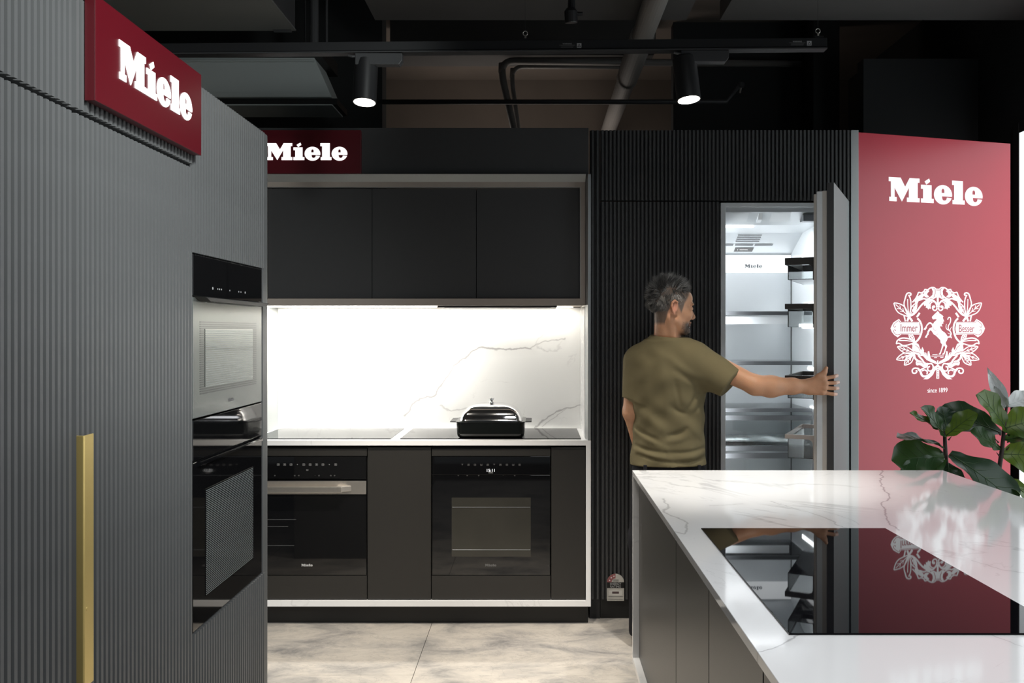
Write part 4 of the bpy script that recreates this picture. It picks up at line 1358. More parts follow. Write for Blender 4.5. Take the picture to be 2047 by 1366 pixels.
# air-conditioning unit and duct
t = thing('air_conditioner', 'grey hopper-shaped ceiling air outlet behind the side cabinets', 'air conditioner', (-1.75, 4.95, 2.70))
y0, y1 = 4.80, 5.05
MB().add([(-2.5, y0, 2.735), (-1.115, y0, 2.735), (-1.205, y0 - 0.02, 2.945), (-2.5, y0 - 0.02, 2.945), (-2.5, y1, 2.735), (-1.115, y1, 2.735), (-1.205, y1, 2.945), (-2.5, y1, 2.945)],
         [(0, 1, 2, 3), (4, 7, 6, 5), (1, 5, 6, 2), (0, 3, 7, 4), (3, 2, 6, 7), (0, 4, 5, 1)]).build('body', 'duct', t, 0.002)
MB().box(-2.5, -1.125, y0 - 0.006, y0 - 0.001, 2.735, 2.760).build('front_lip', 'duct', t, 0.001)
MB().box(-2.5, -1.205, y0 - 0.03, y0 - 0.0205, 2.920, 2.930).build('front_seam', 'duct', t, 0.001)
MB().box(-2.5, -1.09, y0 + 0.02, y1 + 0.03, 2.700, 2.734).build('outlet_frame', 'black', t)
MB().box(-2.5, -1.115, y0 + 0.005, y1 + 0.02, 2.692, 2.699).build('outlet_plate', 'duct', t)
MB().box(-2.5, -1.16, y0 - 0.03, y1 + 0.1, 2.9465, 3.02).build('collar', 'black', t)
for hx_ in (-1.3, -2.3):
    MB().tube([(hx_, 4.95, 3.02), (hx_, 4.95, 3.6)], 0.006, 6).build('hanger_rod', 'dark_metal', t)
t = thing('air_duct', 'boxy dark grey air duct running along the ceiling', 'duct', (-1.9, 3.7, 3.0))
MB().box(-2.9, -1.255, 2.6, 4.585, 3.030, 3.45).build('body', 'duct_dark', t, 0.003)
MB().box(-2.9, -1.250, 2.6, 4.58, 3.022, 3.0295).build('bottom_plate', mat('duct_grey', (0.14, 0.14, 0.132), 0.6), t)
MB().box(-1.36, -1.27, 4.555, 4.575, 3.012, 3.0215).build('bracket', 'dark_metal', t)
t = thing('riser_pipe', 'thin dark riser pipes beside the air duct', 'pipe', (-1.05, 4.5, 2.9))
MB().tube([(-1.165, 4.62, 3.58), (-1.165, 4.62, 2.95)], 0.022, 10).build('tube', 'duct_dark', t)
MB().tube([(-1.10, 4.62, 3.58), (-1.10, 4.62, 2.93)], 0.007, 8).build('rod', 'dark_metal', t)
# big pipe along the ceiling
t = thing('ceiling_pipe', 'thick grey ceiling pipe running away toward the back', 'pipe', (0.566, 5.6, 3.0))
zc_ = 3.045
for a, b, r in ((2.2, 4.72, 0.058), (4.72, 5.55, 0.066), (5.55, 7.48, 0.058)):
    MB().tube([(0.57, a + 0.003, zc_), (0.57, b - 0.003, zc_)], r, 28).build('section', 'pipe', t, smooth=False)
# conduits
def conduit(label, pts, r, m='duct_dark', name='conduit'):
    o = MB().tube(pts, r, 10).build(name, m, None, smooth=True)
    return tag(o, label, 'pipe', 'thin pipes and conduits under the ceiling')


def bent(pts, r=0.08, n=6):
    P = [Vector(p) for p in pts]
    out = [P[0]]
    for i in range(1, len(P) - 1):
        a = (P[i - 1] - P[i]).normalized() * r
        b = (P[i + 1] - P[i]).normalized() * r
        for k in range(n + 1):
            s = k / n
            out.append((P[i] + a) * (1 - s) ** 2 + P[i] * 2 * s * (1 - s) + (P[i] + b) * s * s)
    return out + [P[-1]]


YC = 6.0
conduit('thin black pipe crossing below the pair of bent conduits', [at(757, 204, 5.61), at(1240, 204, 5.6), at(1452, 203, 5.6), at(1478, 170, 5.6)], 0.016)
conduit('outer of the two bent conduits, with the longer top run', bent([at(1030, 268, YC), at(1003, 150, YC), at(1004, 122, YC), at(1610, 128, YC)]), 0.024, 'pipe')
conduit('inner of the two bent conduits, with the shorter top run', bent([at(1038, 268, YC + .08), at(1023, 160, YC + .08), at(1025, 133, YC + .08), at(1240, 134, YC + .08)]), 0.016, 'pipe')
t = thing('sprinkler_head', 'small sprinkler head at the end of the thin black pipe', 'sprinkler', at(1481, 172, 5.6))
MB().lathe([(0.010, 0), (0.022, 0.006), (0.022, 0.03), (0.012, 0.035)], at(1481, 176, 5.6), (0, 0, 1), 12).build('body', 'dark_metal', t)
MB().tube([at(1481, 176, 5.6), at(1479, 186, 5.6)], 0.006, 8).build('nozzle', 'steel', t)
t = thing('ceiling_camera', 'small black cylinder fixture hanging near the top picture edge', 'fixture', at(1141, 50, 4.3))
c = at(1142, 46, 4.3)
MB().lathe([(0.030, 0), (0.032, 0.004), (0.032, 0.055), (0.020, 0.07)], c, (-0.05, -0.2, 1), 18).build('housing', 'black_metal', t)
MB().tube([c + Vector((0, 0, 0.06)), c + Vector((0.012, 0, 0.36))], 0.018, 10).build('stem', 'black_metal', t)
MB().tube([c + Vector((0.03, 0, 0.045)), c + Vector((0.055, 0, 0.045))], 0.010, 8).build('knob', 'black_metal', t)

# ================================================================== FIDDLE-LEAF FIG
pl = thing('fiddle_leaf_fig', 'fiddle-leaf fig with large dark green leaves before the red panel', 'plant', (1.86, 3.85, 0))
M['leaf'] = mat('fig_leaf', (0.024, 0.062, 0.018), 0.34, spec=0.5, noise=0.25, nscale=8)
M['leaf_bright'] = mat('fig_leaf_young', (0.055, 0.105, 0.014), 0.34, spec=0.5, noise=0.2, nscale=8)
M['leaf_dark'] = mat('fig_leaf_old', (0.013, 0.036, 0.016), 0.32, spec=0.5, noise=0.2, nscale=8)
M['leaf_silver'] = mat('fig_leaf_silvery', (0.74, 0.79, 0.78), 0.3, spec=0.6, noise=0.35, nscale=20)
M['bark'] = mat('fig_stem', (0.035, 0.021, 0.016), 0.7, noise=0.3, nscale=40)
M['vein'] = mat('fig_vein', (0.050, 0.095, 0.032), 0.4)
for m_ in ('leaf', 'leaf_bright', 'leaf_dark'):
    nt = M[m_].node_tree
    p_ = nt.nodes['Principled BSDF']
    tr = nt.nodes.new('ShaderNodeBsdfTranslucent')
    tr.inputs[0].default_value = {'leaf': (0.10, 0.22, 0.03, 1), 'leaf_bright': (0.25, 0.38, 0.04, 1), 'leaf_dark': (0.04, 0.10, 0.03, 1)}[m_]
    mx = nt.nodes.new('ShaderNodeMixShader')
    mx.inputs[0].default_value = 0.15
    nt.links.new(p_.outputs[0], mx.inputs[1])
    nt.links.new(tr.outputs[0], mx.inputs[2])
    nt.links.new(mx.outputs[0], nt.nodes['Material Output'].inputs[0])


def fig_leaf(base, tip, width, normal, m='leaf', droop=0.12, cup=0.25, waves=0.012, seed=0):
    base, tip, normal = Vector(base), Vector(tip), Vector(normal).normalized()
    ax = tip - base
    L = ax.length
    a = ax.normalized()
    side = a.cross(normal).normalized()
    nrm = side.cross(a).normalized()
    nu, nv = 12, 8
    r_ = random.Random(seed)
    ph = r_.random() * 6
    vs, fs = [], []

    def pos(s, v):
        # obovate outline: narrow waist, broad toward the tip
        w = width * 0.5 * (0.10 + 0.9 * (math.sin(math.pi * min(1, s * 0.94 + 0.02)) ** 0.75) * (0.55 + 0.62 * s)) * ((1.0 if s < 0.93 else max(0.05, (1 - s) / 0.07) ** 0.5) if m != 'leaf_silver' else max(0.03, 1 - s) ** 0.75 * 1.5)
        c = base + a * (L * s) - nrm * (droop * L * (s * s)) + nrm * (droop * L * 0.5 * s)
        e = abs(v)
        edge = waves * math.sin(s * 15 + ph + (2 if v > 0 else 0)) * e * e
        vein = 0.0025 * abs(math.sin(s * 22 - e * 5)) * e
        return c + side * (w * v) + nrm * (cup * w * e * e + edge - vein)
    for i in range(nu + 1):
        for j in range(nv + 1):
            vs.append(pos(i / nu, -1 + 2 * j / nv))
    for i in range(nu):
        for j in range(nv):
            k = i * (nv + 1) + j
            fs.append((k, k + 1, k + nv + 2, k + nv + 1))
    o = MB().add(vs, fs).build('leaf', m, pl, smooth=True, recalc=False)
    rib = [pos(s, 0) + nrm * 0.0008 for s in np.linspace(0, 0.97, 9)]
    MB().tube(rib, [0.0022 - 0.0018 * k / 8 for k in range(9)], 6).build('midrib', 'vein' if m != 'leaf_silver' else m, o, smooth=True)
    vb = MB()
    for s in (0.18, 0.34, 0.5, 0.66):
        for sg in (-1, 1):
            vb.tube([pos(s, 0) + nrm * 0.0008, pos(min(1, s + 0.12), sg * 0.45) + nrm * 0.0012, pos(min(1, s + 0.2), sg * 0.85) + nrm * 0.001], [0.0009, 0.0007, 0.0003], 5)
    vb.build('side_veins', 'vein' if m != 'leaf_silver' else m, o)
    return o


# pot hidden behind the island
loft2 = MB().lathe([(0.15, 0.0), (0.155, 0.005), (0.19, 0.36), (0.195, 0.38), (0.18, 0.38), (0.175, 0.33)], (1.90, 3.86, 0.0), (0, 0, 1), 32)
loft2.build('pot', 'black_metal', pl, smooth=False)
MB().lathe([(0.176, 0), (0.17, 0.01)], (1.90, 3.86, 0.325), (0, 0, 1), 24).build('soil', 'bark', pl)
s1 = [(1.84, 3.86, 0.33), (1.80, 3.84, 0.62), at(1893, 960, 3.82), at(1890, 905, 3.81), at(1888, 862, 3.80)]
s2 = [(1.93, 3.86, 0.33), (2.00, 3.85, 0.62), at(1992, 975, 3.80), at(2003, 900, 3.80), at(2008, 850, 3.80), at(2013, 808, 3.80)]
MB().tube(s1, [0.013, 0.012, 0.0105, 0.009, 0.007], 10).build('stem', 'bark', pl, smooth=True)
MB().tube(s2, [0.013, 0.012, 0.010, 0.009, 0.007, 0.005], 10).build('stem', 'bark', pl, smooth=True)
nb = MB()
for k, (px, py) in enumerate(((1897, 915), (1884, 895), (1896, 880), (1884, 905), (2012, 900), (1996, 885), (2014, 885), (2000, 870), (2016, 872), (1998, 912), (2010, 862), (2018, 865))):
    p = at(px, py, 3.80)
    q = at(px + (6 if k % 2 == 0 else -6), py - 7, 3.79)
    nb.tube([p, q], [0.004, 0.001], 5)
tag(nb.build('leaf_scars', 'bark', pl), kind='stuff')
P3 = lambda x, y, Y=3.8: at(x, y, Y)
LEAVES = [
    # base px, tip px, depths, width, normal, material
    ((1889, 868), (1824, 822), 3.80, 3.72, 0.060, (0.45, -0.55, 0.7), 'leaf_bright'),
    ((1890, 875), (1848, 814), 3.79, 3.74, 0.120, (0.75, -0.65, 0.35), 'leaf'),
    ((1891, 872), (1950, 824), 3.79, 3.72, 0.105, (-0.35, -0.65, 0.65), 'leaf_bright'),
    ((1893, 866), (1884, 812), 3.82, 3.84, 0.120, (0.2, -0.9, 0.3), 'leaf_dark'),
    ((2002, 866), (1876, 818), 3.82, 3.88, 0.165, (0.15, -0.85, 0.50), 'leaf_dark'),
    ((1887, 895), (1796, 866), 3.80, 3.70, 0.100, (0.15, -0.25, 1.0), 'leaf_dark'),
    ((1887, 912), (1786, 918), 3.80, 3.76, 0.185, (-0.05, -0.80, 0.60), 'leaf'),
    ((1888, 918), (1806, 965), 3.79, 3.70, 0.150, (-0.35, -0.75, 0.55), 'leaf'),
    ((1898, 908), (2042, 1005), 3.80, 3.66, 0.205, (0.35, -0.80, 0.50), 'leaf_dark'),
    ((2013, 812), (1973, 735), 3.80, 3.82, 0.072, (-0.65, -0.75, 0.35), 'leaf_silver'),
    ((2012, 816), (1986, 770), 3.80, 3.79, 0.070, (-0.7, -0.6, 0.1), 'leaf_silver'),
    ((2014, 810), (2075, 788), 3.80, 3.78, 0.095, (0.25, -0.80, 0.6), 'leaf_silver'),
    ((2014, 862), (1962, 786), 3.80, 3.72, 0.150, (0.60, -0.80, 0.25), 'leaf_bright'),
    ((2004, 858), (2080, 836), 3.80, 3.74, 0.165, (-0.1, -0.90, 0.4), 'leaf_bright'),
    ((2000, 898), (1946, 862), 3.80, 3.74, 0.100, (0.35, -0.80, 0.45), 'leaf'),
    ((2006, 880), (2088, 868), 3.80, 3.72, 0.110, (0.0, -0.6, 0.75), 'leaf'),
    ((2004, 908), (2095, 912), 3.80, 3.74, 0.195, (0.10, -0.92, 0.30), 'leaf_bright'),
    ((1998, 955), (2075, 1000), 3.80, 3.66, 0.100, (0.2, -0.7, 0.65), 'leaf_bright'),
    ((1996, 958), (1952, 935), 3.80, 3.76, 0.065, (0.2, -0.7, 0.7), 'leaf'),
    ((1895, 925), (1900, 985), 3.81, 3.74, 0.150, (0.0, -0.9, 0.4), 'leaf_dark'),
]
for k, (bp_, tp_, yb, yt, w_, nrm_, m_) in enumerate(LEAVES):
    fig_leaf(at(*bp_, yb), at(*tp_, yt), w_, nrm_, m_, 0.14 if m_ != 'leaf_silver' else 0.05, 0.28 if m_ != 'leaf_silver' else 0.75, 0.008, k)

# ================================================================== THE MAN
class Field:
    """signed-distance grid; shapes are merged with smooth unions, then turned into one mesh by surface nets"""
    def __init__(self, lo, hi, h):
        self.lo, self.h = np.array(lo, np.float32), h
        self.n = np.ceil((np.array(hi) - np.array(lo)) / h).astype(int) + 1
        self.F = np.full(tuple(self.n), 1.0, np.float32)

    def _sub(self, lo, hi):
        a = np.clip(np.floor((np.array(lo) - self.lo) / self.h).astype(int), 0, self.n)
        b = np.clip(np.ceil((np.array(hi) - self.lo) / self.h).astype(int) + 1, 0, self.n)
        sl = tuple(slice(i, j) for i, j in zip(a, b))
        ax = [self.lo[k] + self.h * np.arange(a[k], b[k], dtype=np.float32) for k in range(3)]
        X, Y, Z = np.meshgrid(*ax, indexing='ij')
        return sl, X, Y, Z

    def _mix(self, sl, d, k, op='add'):
        a = self.F[sl]
        if op == 'add':
            hh = np.clip(0.5 + 0.5 * (d - a) / k, 0, 1)
            self.F[sl] = d * (1 - hh) + a * hh - k * hh * (1 - hh)
        else:
            d = -d
            hh = np.clip(0.5 - 0.5 * (d - a) / k, 0, 1)
            self.F[sl] = d * (1 - hh) + a * hh + k * hh * (1 - hh)

    def cone(self, p, q, r1, r2, k=0.01, op='add', clip=None):
        p, q = np.array(p, np.float32), np.array(q, np.float32)
        m = max(r1, r2) + k + 3 * self.h
        sl, X, Y, Z = self._sub(np.minimum(p, q) - m, np.maximum(p, q) + m)
        if X.size == 0: return
        d = q - p
        L2 = float(d @ d) + 1e-12
        t = np.clip(((X - p[0]) * d[0] + (Y - p[1]) * d[1] + (Z - p[2]) * d[2]) / L2, 0, 1)
        dist = np.sqrt((X - p[0] - t * d[0]) ** 2 + (Y - p[1] - t * d[1]) ** 2 + (Z - p[2] - t * d[2]) ** 2) - (r1 + (r2 - r1) * t)
        if clip is not None:
            cn = np.array(clip[1], float); cn /= np.linalg.norm(cn)
            dist = np.maximum(dist, (X - clip[0][0]) * cn[0] + (Y - clip[0][1]) * cn[1] + (Z - clip[0][2]) * cn[2]).astype(np.float32)
        self._mix(sl, dist, k, op)

    def chain(self, pts, rs, k=0.01):
        for i in range(len(pts) - 1):
            self.cone(pts[i], pts[i + 1], rs[i], rs[i + 1], k)

    def ell(self, c, ax, rad, k=0.01, op='add'):
        """ellipsoid: centre, three axes (rows), radii"""
        c = np.array(c, np.float32)
        ax = np.array(ax, np.float32)
        m = max(rad) + k + 3 * self.h
        sl, X, Y, Z = self._sub(c - m, c + m)
        if X.size == 0: return
        P = np.stack([X - c[0], Y - c[1], Z - c[2]], -1) @ ax.T
        q = np.sqrt(np.sum((P / np.array(rad, np.float32)) ** 2, -1)) + 1e-6
        g = np.sqrt(np.sum((P / np.array(rad, np.float32) ** 2) ** 2, -1)) + 1e-6
        self._mix(sl, q * (q - 1) / g, k, op)

    def torso(self, keys, k=0.02, ang=0.0, expo=2.3, dent=None):
        """stack of rounded sections: keys = (z, cx, cy, half width, half depth)"""
        keys = sorted(keys)
        z = [q[0] for q in keys]
        m = 0.06
        sl, X, Y, Z = self._sub((min(q[1] - q[3] for q in keys) - m, min(q[2] - q[4] for q in keys) - m - 0.05, z[0] - 0.03), (max(q[1] + q[3] for q in keys) + m, max(q[2] + q[4] for q in keys) + m + 0.05, z[-1] + 0.03))
        zz = Z[0, 0, :]
        # smooth interpolation of the section parameters
        def ip(j):
            v = np.interp(zz, z, [q[j] for q in keys])
            return np.convolve(np.pad(v, 6, mode='edge'), np.ones(13) / 13, 'valid').astype(np.float32)
        cx, cy, a, b = (ip(j)[None, None, :] for j in (1, 2, 3, 4))
        ca, sa = math.cos(ang), math.sin(ang)
        u = (X - cx) * ca + (Y - cy) * sa
        v = -(X - cx) * sa + (Y - cy) * ca
        q = (np.abs(u / a) ** expo + np.abs(v / b) ** expo) ** (1 / expo)
        g = np.sqrt((u / a ** 2) ** 2 + (v / b ** 2) ** 2) / np.maximum(np.sqrt((u / a) ** 2 + (v / b) ** 2), 1e-4) + 1e-4
        d = (q - 1) / g
        d = np.maximum(d, np.maximum(z[0] - Z, Z - z[-1]))
        if dent is not None:
            d = d + dent(X, Y, Z)
        self._mix(sl, d.astype(np.float32), k)

    def cut(self, p, n):
        """remove everything on the +n side of the plane through p"""
        n = np.array(n, float) / np.linalg.norm(n)
        ax = [self.lo[k] + self.h * np.arange(self.n[k], dtype=np.float32) for k in range(3)]
        d = (ax[0] - p[0])[:, None, None] * n[0] + (ax[1] - p[1])[None, :, None] * n[1] + (ax[2] - p[2])[None, None, :] * n[2]
        self.F = np.maximum(self.F, d.astype(np.float32))

    def mesh(self, smooth=1):
        Fd = self.F
        s = Fd < 0
        n = self.n
        cnt = np.zeros(tuple(n - 1), np.uint8)
        for i in (0, 1):
            for j in (0, 1):
                for k in (0, 1):
                    cnt += s[i:n[0] - 1 + i, j:n[1] - 1 + j, k:n[2] - 1 + k]
        act = np.argwhere((cnt > 0) & (cnt < 8))
        idx = np.full(tuple(n - 1), -1, np.int32)
        idx[act[:, 0], act[:, 1], act[:, 2]] = np.arange(len(act))
        corners = np.array([(i, j, k) for i in (0, 1) for j in (0, 1) for k in (0, 1)])
        val = np.stack([Fd[act[:, 0] + c[0], act[:, 1] + c[1], act[:, 2] + c[2]] for c in corners], 1)
        acc = np.zeros((len(act), 3)); num = np.zeros(len(act))
        for a in range(8):
            for b in range(a + 1, 8):
                if np.abs(corners[a] - corners[b]).sum() != 1: continue
                va, vb = val[:, a], val[:, b]
                m = (va < 0) != (vb < 0)
                t_ = np.where(m, va / np.where(m, va - vb, 1), 0)
                acc += np.where(m[:, None], corners[a] + (corners[b] - corners[a]) * t_[:, None], 0)
                num += m
        V = (act + acc / num[:, None]) * self.h + self.lo
        quads = []
        for ax in range(3):
            o1, o2 = [(1, 2), (2, 0), (0, 1)][ax]
            sa = [slice(0, -1)] * 3; sb = [slice(0, -1)] * 3
            sl0 = [slice(None)] * 3; sl1 = [slice(None)] * 3
            sl0[ax] = slice(0, n[ax] - 1); sl1[ax] = slice(1, n[ax])
            ch = s[tuple(sl0)] != s[tuple(sl1)]
            e = np.argwhere(ch)
            ok = (e[:, o1] > 0) & (e[:, o2] > 0) & (e[:, o1] < n[o1] - 1) & (e[:, o2] < n[o2] - 1)
            e = e[ok]
            def at_(d1, d2):
                q = e.copy(); q[:, o1] -= d1; q[:, o2] -= d2
                return idx[q[:, 0], q[:, 1], q[:, 2]]
            Q = np.stack([at_(1, 1), at_(0, 1), at_(0, 0), at_(1, 0)], 1)
            ins = s[tuple(e.T)]
            Q[~ins] = Q[~ins][:, ::-1]
            quads.append(Q)
        Q = np.concatenate(quads)
        Q = Q[(Q >= 0).all(1)]
        for _ in range(smooth):                          # light relaxation
            S = np.zeros_like(V); c = np.zeros(len(V))
            for a in range(4):
                np.add.at(S, Q[:, a], V[Q[:, (a + 1) % 4]]); np.add.at(S, Q[:, a], V[Q[:, (a + 3) % 4]])
                np.add.at(c, Q[:, a], 2)
            V = V * 0.5 + 0.5 * S / np.maximum(c, 1)[:, None]
        return V, Q


def sdf_obj(name, fld, m, parent, tint=None, smooth=1):
    V, Q = fld.mesh(smooth)
    org = ORIGIN[parent.name]
    me = bpy.data.meshes.new(name)
    me.vertices.add(len(V))
    me.vertices.foreach_set('co', (V - np.array(org)).astype(np.float32).ravel())
    me.loops.add(Q.size)
    me.loops.foreach_set('vertex_index', Q.astype(np.int32).ravel())
    me.polygons.add(len(Q))
    me.polygons.foreach_set('loop_start', np.arange(0, Q.size, 4, dtype=np.int32))
    me.polygons.foreach_set('use_smooth', np.ones(len(Q), bool))
    me.update(calc_edges=True)
    me.validate()
    if tint is not None:
        c = np.ones((len(V), 4), np.float32)
        c[:, :3] = tint(V)
        a = me.color_attributes.new('tint', 'FLOAT_COLOR', 'POINT')
        a.data.foreach_set('color', c.ravel())
    me.materials.append(M[m] if isinstance(m, str) else m)
    o = bpy.data.objects.new(name, me)
    COL.objects.link(o)
    o.parent = parent
    ORIGIN[o.name] = org
    return o


man = thing('person', 'person in an olive t-shirt pulling open the refrigerator door', 'person', (0.60, 4.06, 0.0))
M['skin'] = vcol_mat('skin', 0.48, 0.4, 0.12, 0.15, 350)
M['shirt'] = mat('olive_cotton', (0.150, 0.125, 0.068), 0.9, spec=0.15, noise=0.08, nscale=20, bump=0.12, bscale=900)
M['trousers'] = mat('black_denim', (0.012, 0.012, 0.015), 0.85, spec=0.2, noise=0.3, nscale=80)
M['shoe'] = mat('black_shoe', (0.010, 0.010, 0.011), 0.5)

yaw = math.radians(17)
HF = np.array((math.cos(yaw), math.sin(yaw), 0.0))       # where the face points
HR = np.array((HF[1], -HF[0], 0.0))                      # his right side (towards the camera)
HU = np.array((0, 0, 1.0))
HC = np.array((0.614, 4.00, 1.563))
hp = lambda f, r, u: HC + HF * f + HR * r + HU * u
AX = np.array((HF, HR, HU))


def tilted(a):
    """head axes pitched by angle a about the side axis"""
    f = HF * math.cos(a) + HU * math.sin(a)
    u = -HF * math.sin(a) + HU * math.cos(a)
    return np.array((f, HR, u))


B = Field((0.36, 3.80, 0.02), (1.37, 4.34, 1.72), 0.0031)
# cranium and face
B.ell(hp(-0.012, 0, 0.040), AX, (0.094, 0.072, 0.084), 0.01)
B.ell(hp(0.032, 0, -0.035), tilted(-0.12), (0.056, 0.054, 0.082), 0.03)
B.ell(hp(0.052, 0, 0.045), AX, (0.046, 0.056, 0.042), 0.02)                 # forehead
for s in (-1, 1):
    B.cone(hp(-0.002, s * 0.052, -0.055), hp(0.058, s * 0.016, -0.106), 0.016, 0.014, 0.02)   # jaw line
    B.ell(hp(0.060, s * 0.036, -0.030), AX, (0.026, 0.022, 0.022), 0.02)     # cheekbone
    B.ell(hp(0.083, s * 0.030, 0.018), AX, (0.012, 0.022, 0.008), 0.012)     # brow
    B.ell(hp(0.100, s * 0.034, -0.001), AX, (0.020, 0.017, 0.012), 0.010, 'sub')
    B.ell(hp(0.078, s * 0.033, -0.002), AX, (0.0130, 0.0135, 0.0125), 0.003)  # eyeball and lids
    B.ell(hp(0.098, s * 0.011, -0.046), AX, (0.011, 0.008, 0.007), 0.006)    # nostril wings
    # ear: bowl with a raised rim and lobe
    ex = lambda f, u, r=0.0: hp(-0.020 + f, s * (0.073 + r), 0.0 + u)
    B.ell(ex(0, 0, -0.002), tilted(-0.25), (0.017, 0.010, 0.027), 0.006)
    rim = [ex(0.012, 0.010, 0.004), ex(0.010, 0.026, 0.008), ex(-0.004, 0.033, 0.011), ex(-0.017, 0.024, 0.014), ex(-0.020, 0.008, 0.014), ex(-0.014, -0.012, 0.010), ex(-0.003, -0.027, 0.005)]
    B.chain(rim, [0.0035, 0.004, 0.0043, 0.0043, 0.0042, 0.004, 0.006], 0.004)
    B.ell(ex(0.001, 0.004, 0.012), tilted(-0.25), (0.008, 0.007, 0.015), 0.004, 'sub')
B.cone(hp(0.082, 0, 0.014), hp(0.107, 0, -0.036), 0.0085, 0.0105, 0.010)     # nose
B.ell(hp(0.108, 0, -0.040), AX, (0.011, 0.011, 0.009), 0.006)
B.ell(hp(0.086, 0, -0.066), AX, (0.010, 0.022, 0.0065), 0.006)               # lips
B.ell(hp(0.083, 0, -0.079), AX, (0.010, 0.019, 0.0065), 0.006)
B.ell(hp(0.072, 0, -0.104), AX, (0.020, 0.024, 0.016), 0.015)                # chin
# neck and trapezius
nb_ = (0.598, 4.035, 1.40)
B.cone(hp(-0.030, 0, -0.03), nb_, 0.050, 0.058, 0.014)
for s in (-1, 1):
    B.cone(hp(-0.028, s * 0.048, -0.050), hp(0.010, s * 0.014, -0.165), 0.014, 0.012, 0.02)   # neck muscle
shL, shR = np.array((0.462, 4.055, 1.345)), np.array((0.745, 3.985, 1.345))
B.cone(nb_, shL + (0.02, 0, -0.01), 0.050, 0.042, 0.03)
B.cone(nb_, shR - (0.02, 0, 0.01), 0.050, 0.045, 0.03)
# trunk, hips and legs (under the clothes)
B.torso([(0.84, 0.605, 4.055, 0.128, 0.080), (0.98, 0.606, 4.05, 0.13, 0.085), (1.12, 0.606, 4.045, 0.14, 0.095), (1.28, 0.605, 4.03, 0.155, 0.10), (1.38, 0.602, 4.03, 0.12, 0.08)], 0.03)
for hx_, kx, ax_, yy in ((0.530, 0.505, 0.492, 4.075), (0.690, 0.705, 0.712, 4.09)):
    B.chain([(hx_, 4.055, 0.84), (kx, yy, 0.50), (ax_, yy + 0.015, 0.10)], [0.070, 0.052, 0.036], 0.03)
    B.cone((ax_, yy + 0.015, 0.06), (ax_, yy + 0.16, 0.045), 0.032, 0.026, 0.02)
# left arm, hanging, hand in front of the hip
B.chain([shL - (0, 0, 0.02), (0.440, 4.065, 1.085), (0.486, 4.135, 0.905), (0.500, 4.165, 0.865)], [0.050, 0.039, 0.028, 0.026], 0.02)
B.cone((0.500, 4.165, 0.865), (0.512, 4.190, 0.815), 0.026, 0.028, 0.015)
for k in range(4):
    f0 = np.array((0.490 + 0.006 * k, 4.180 + 0.012 * k, 0.805))
    B.chain([f0, f0 + (0.004, 0.012, -0.035), f0 + (0.016, 0.016, -0.058)], [0.009, 0.008, 0.007], 0.004)
B.chain([(0.515, 4.165, 0.845), (0.533, 4.168, 0.812), (0.540, 4.178, 0.785)], [0.011, 0.010, 0.008], 0.006)
# right arm reaching to the door edge
el = np.array((0.962, 3.868, 1.222))
wr_ = np.array((1.196, 3.893, 1.214))
B.cone(shR - (0, 0, 0.012), el, 0.054, 0.042, 0.02)
fm = el + (wr_ - el) * 0.30
B.chain([el, fm - (0, 0, 0.004), el + (wr_ - el) * 0.72, wr_], [0.043, 0.046, 0.034, 0.0285], 0.02)
B.ell(wr_, ((1, 0.1, 0), (0, 1, 0), (0, 0, 1)), (0.035, 0.022, 0.030), 0.015)
# palm and back of the hand
mcp = [np.array(q) for q in ((1.260, 3.861, 1.2510), (1.266, 3.858, 1.2305), (1.264, 3.860, 1.2100), (1.257, 3.864, 1.1900))]
for q, r0 in zip(mcp, (0.0135, 0.0135, 0.0130, 0.0125)):
    B.cone(wr_ + (0.012, -0.006, (q[2] - 1.22) * 0.55), q, 0.0205, r0, 0.010)
pip = [(1.3060, 3.861, 1.2600), (1.3130, 3.860, 1.2330), (1.3110, 3.862, 1.2080), (1.3030, 3.866, 1.1825)]
dip = [(1.3250, 3.880, 1.2635), (1.3310, 3.881, 1.2340), (1.3290, 3.882, 1.2075), (1.3220, 3.884, 1.1810)]
tip_ = [(1.3320, 3.904, 1.2620), (1.3370, 3.906, 1.2340), (1.3355, 3.906, 1.2075), (1.3305, 3.904, 1.1815)]
for a, b, c, d in zip(mcp, pip, dip, tip_):
    B.cone(a, b, 0.0092, 0.0082, 0.0045)
    B.cone(b, c, 0.0082, 0.0074, 0.0025)
    B.cone(c, d, 0.0074, 0.0064, 0.0025)
    B.ell(a + (-0.003, -0.006, 0), np.eye(3), (0.010, 0.008, 0.008), 0.008)   # knuckle
# thumb leaves the side of the palm
B.chain([wr_ + (0.020, -0.004, 0.014), (1.242, 3.868, 1.2600), (1.264, 3.862, 1.2790), (1.274, 3.868, 1.2980)], [0.017, 0.0130, 0.0105, 0.0080], 0.010)


HLX = (-0.050, -0.034, -0.012, 0.0, 0.022, 0.034, 0.055, 0.070)
HLY = (-0.055, 0.018, 0.034, 0.012, -0.022, 0.020, 0.052, 0.074)


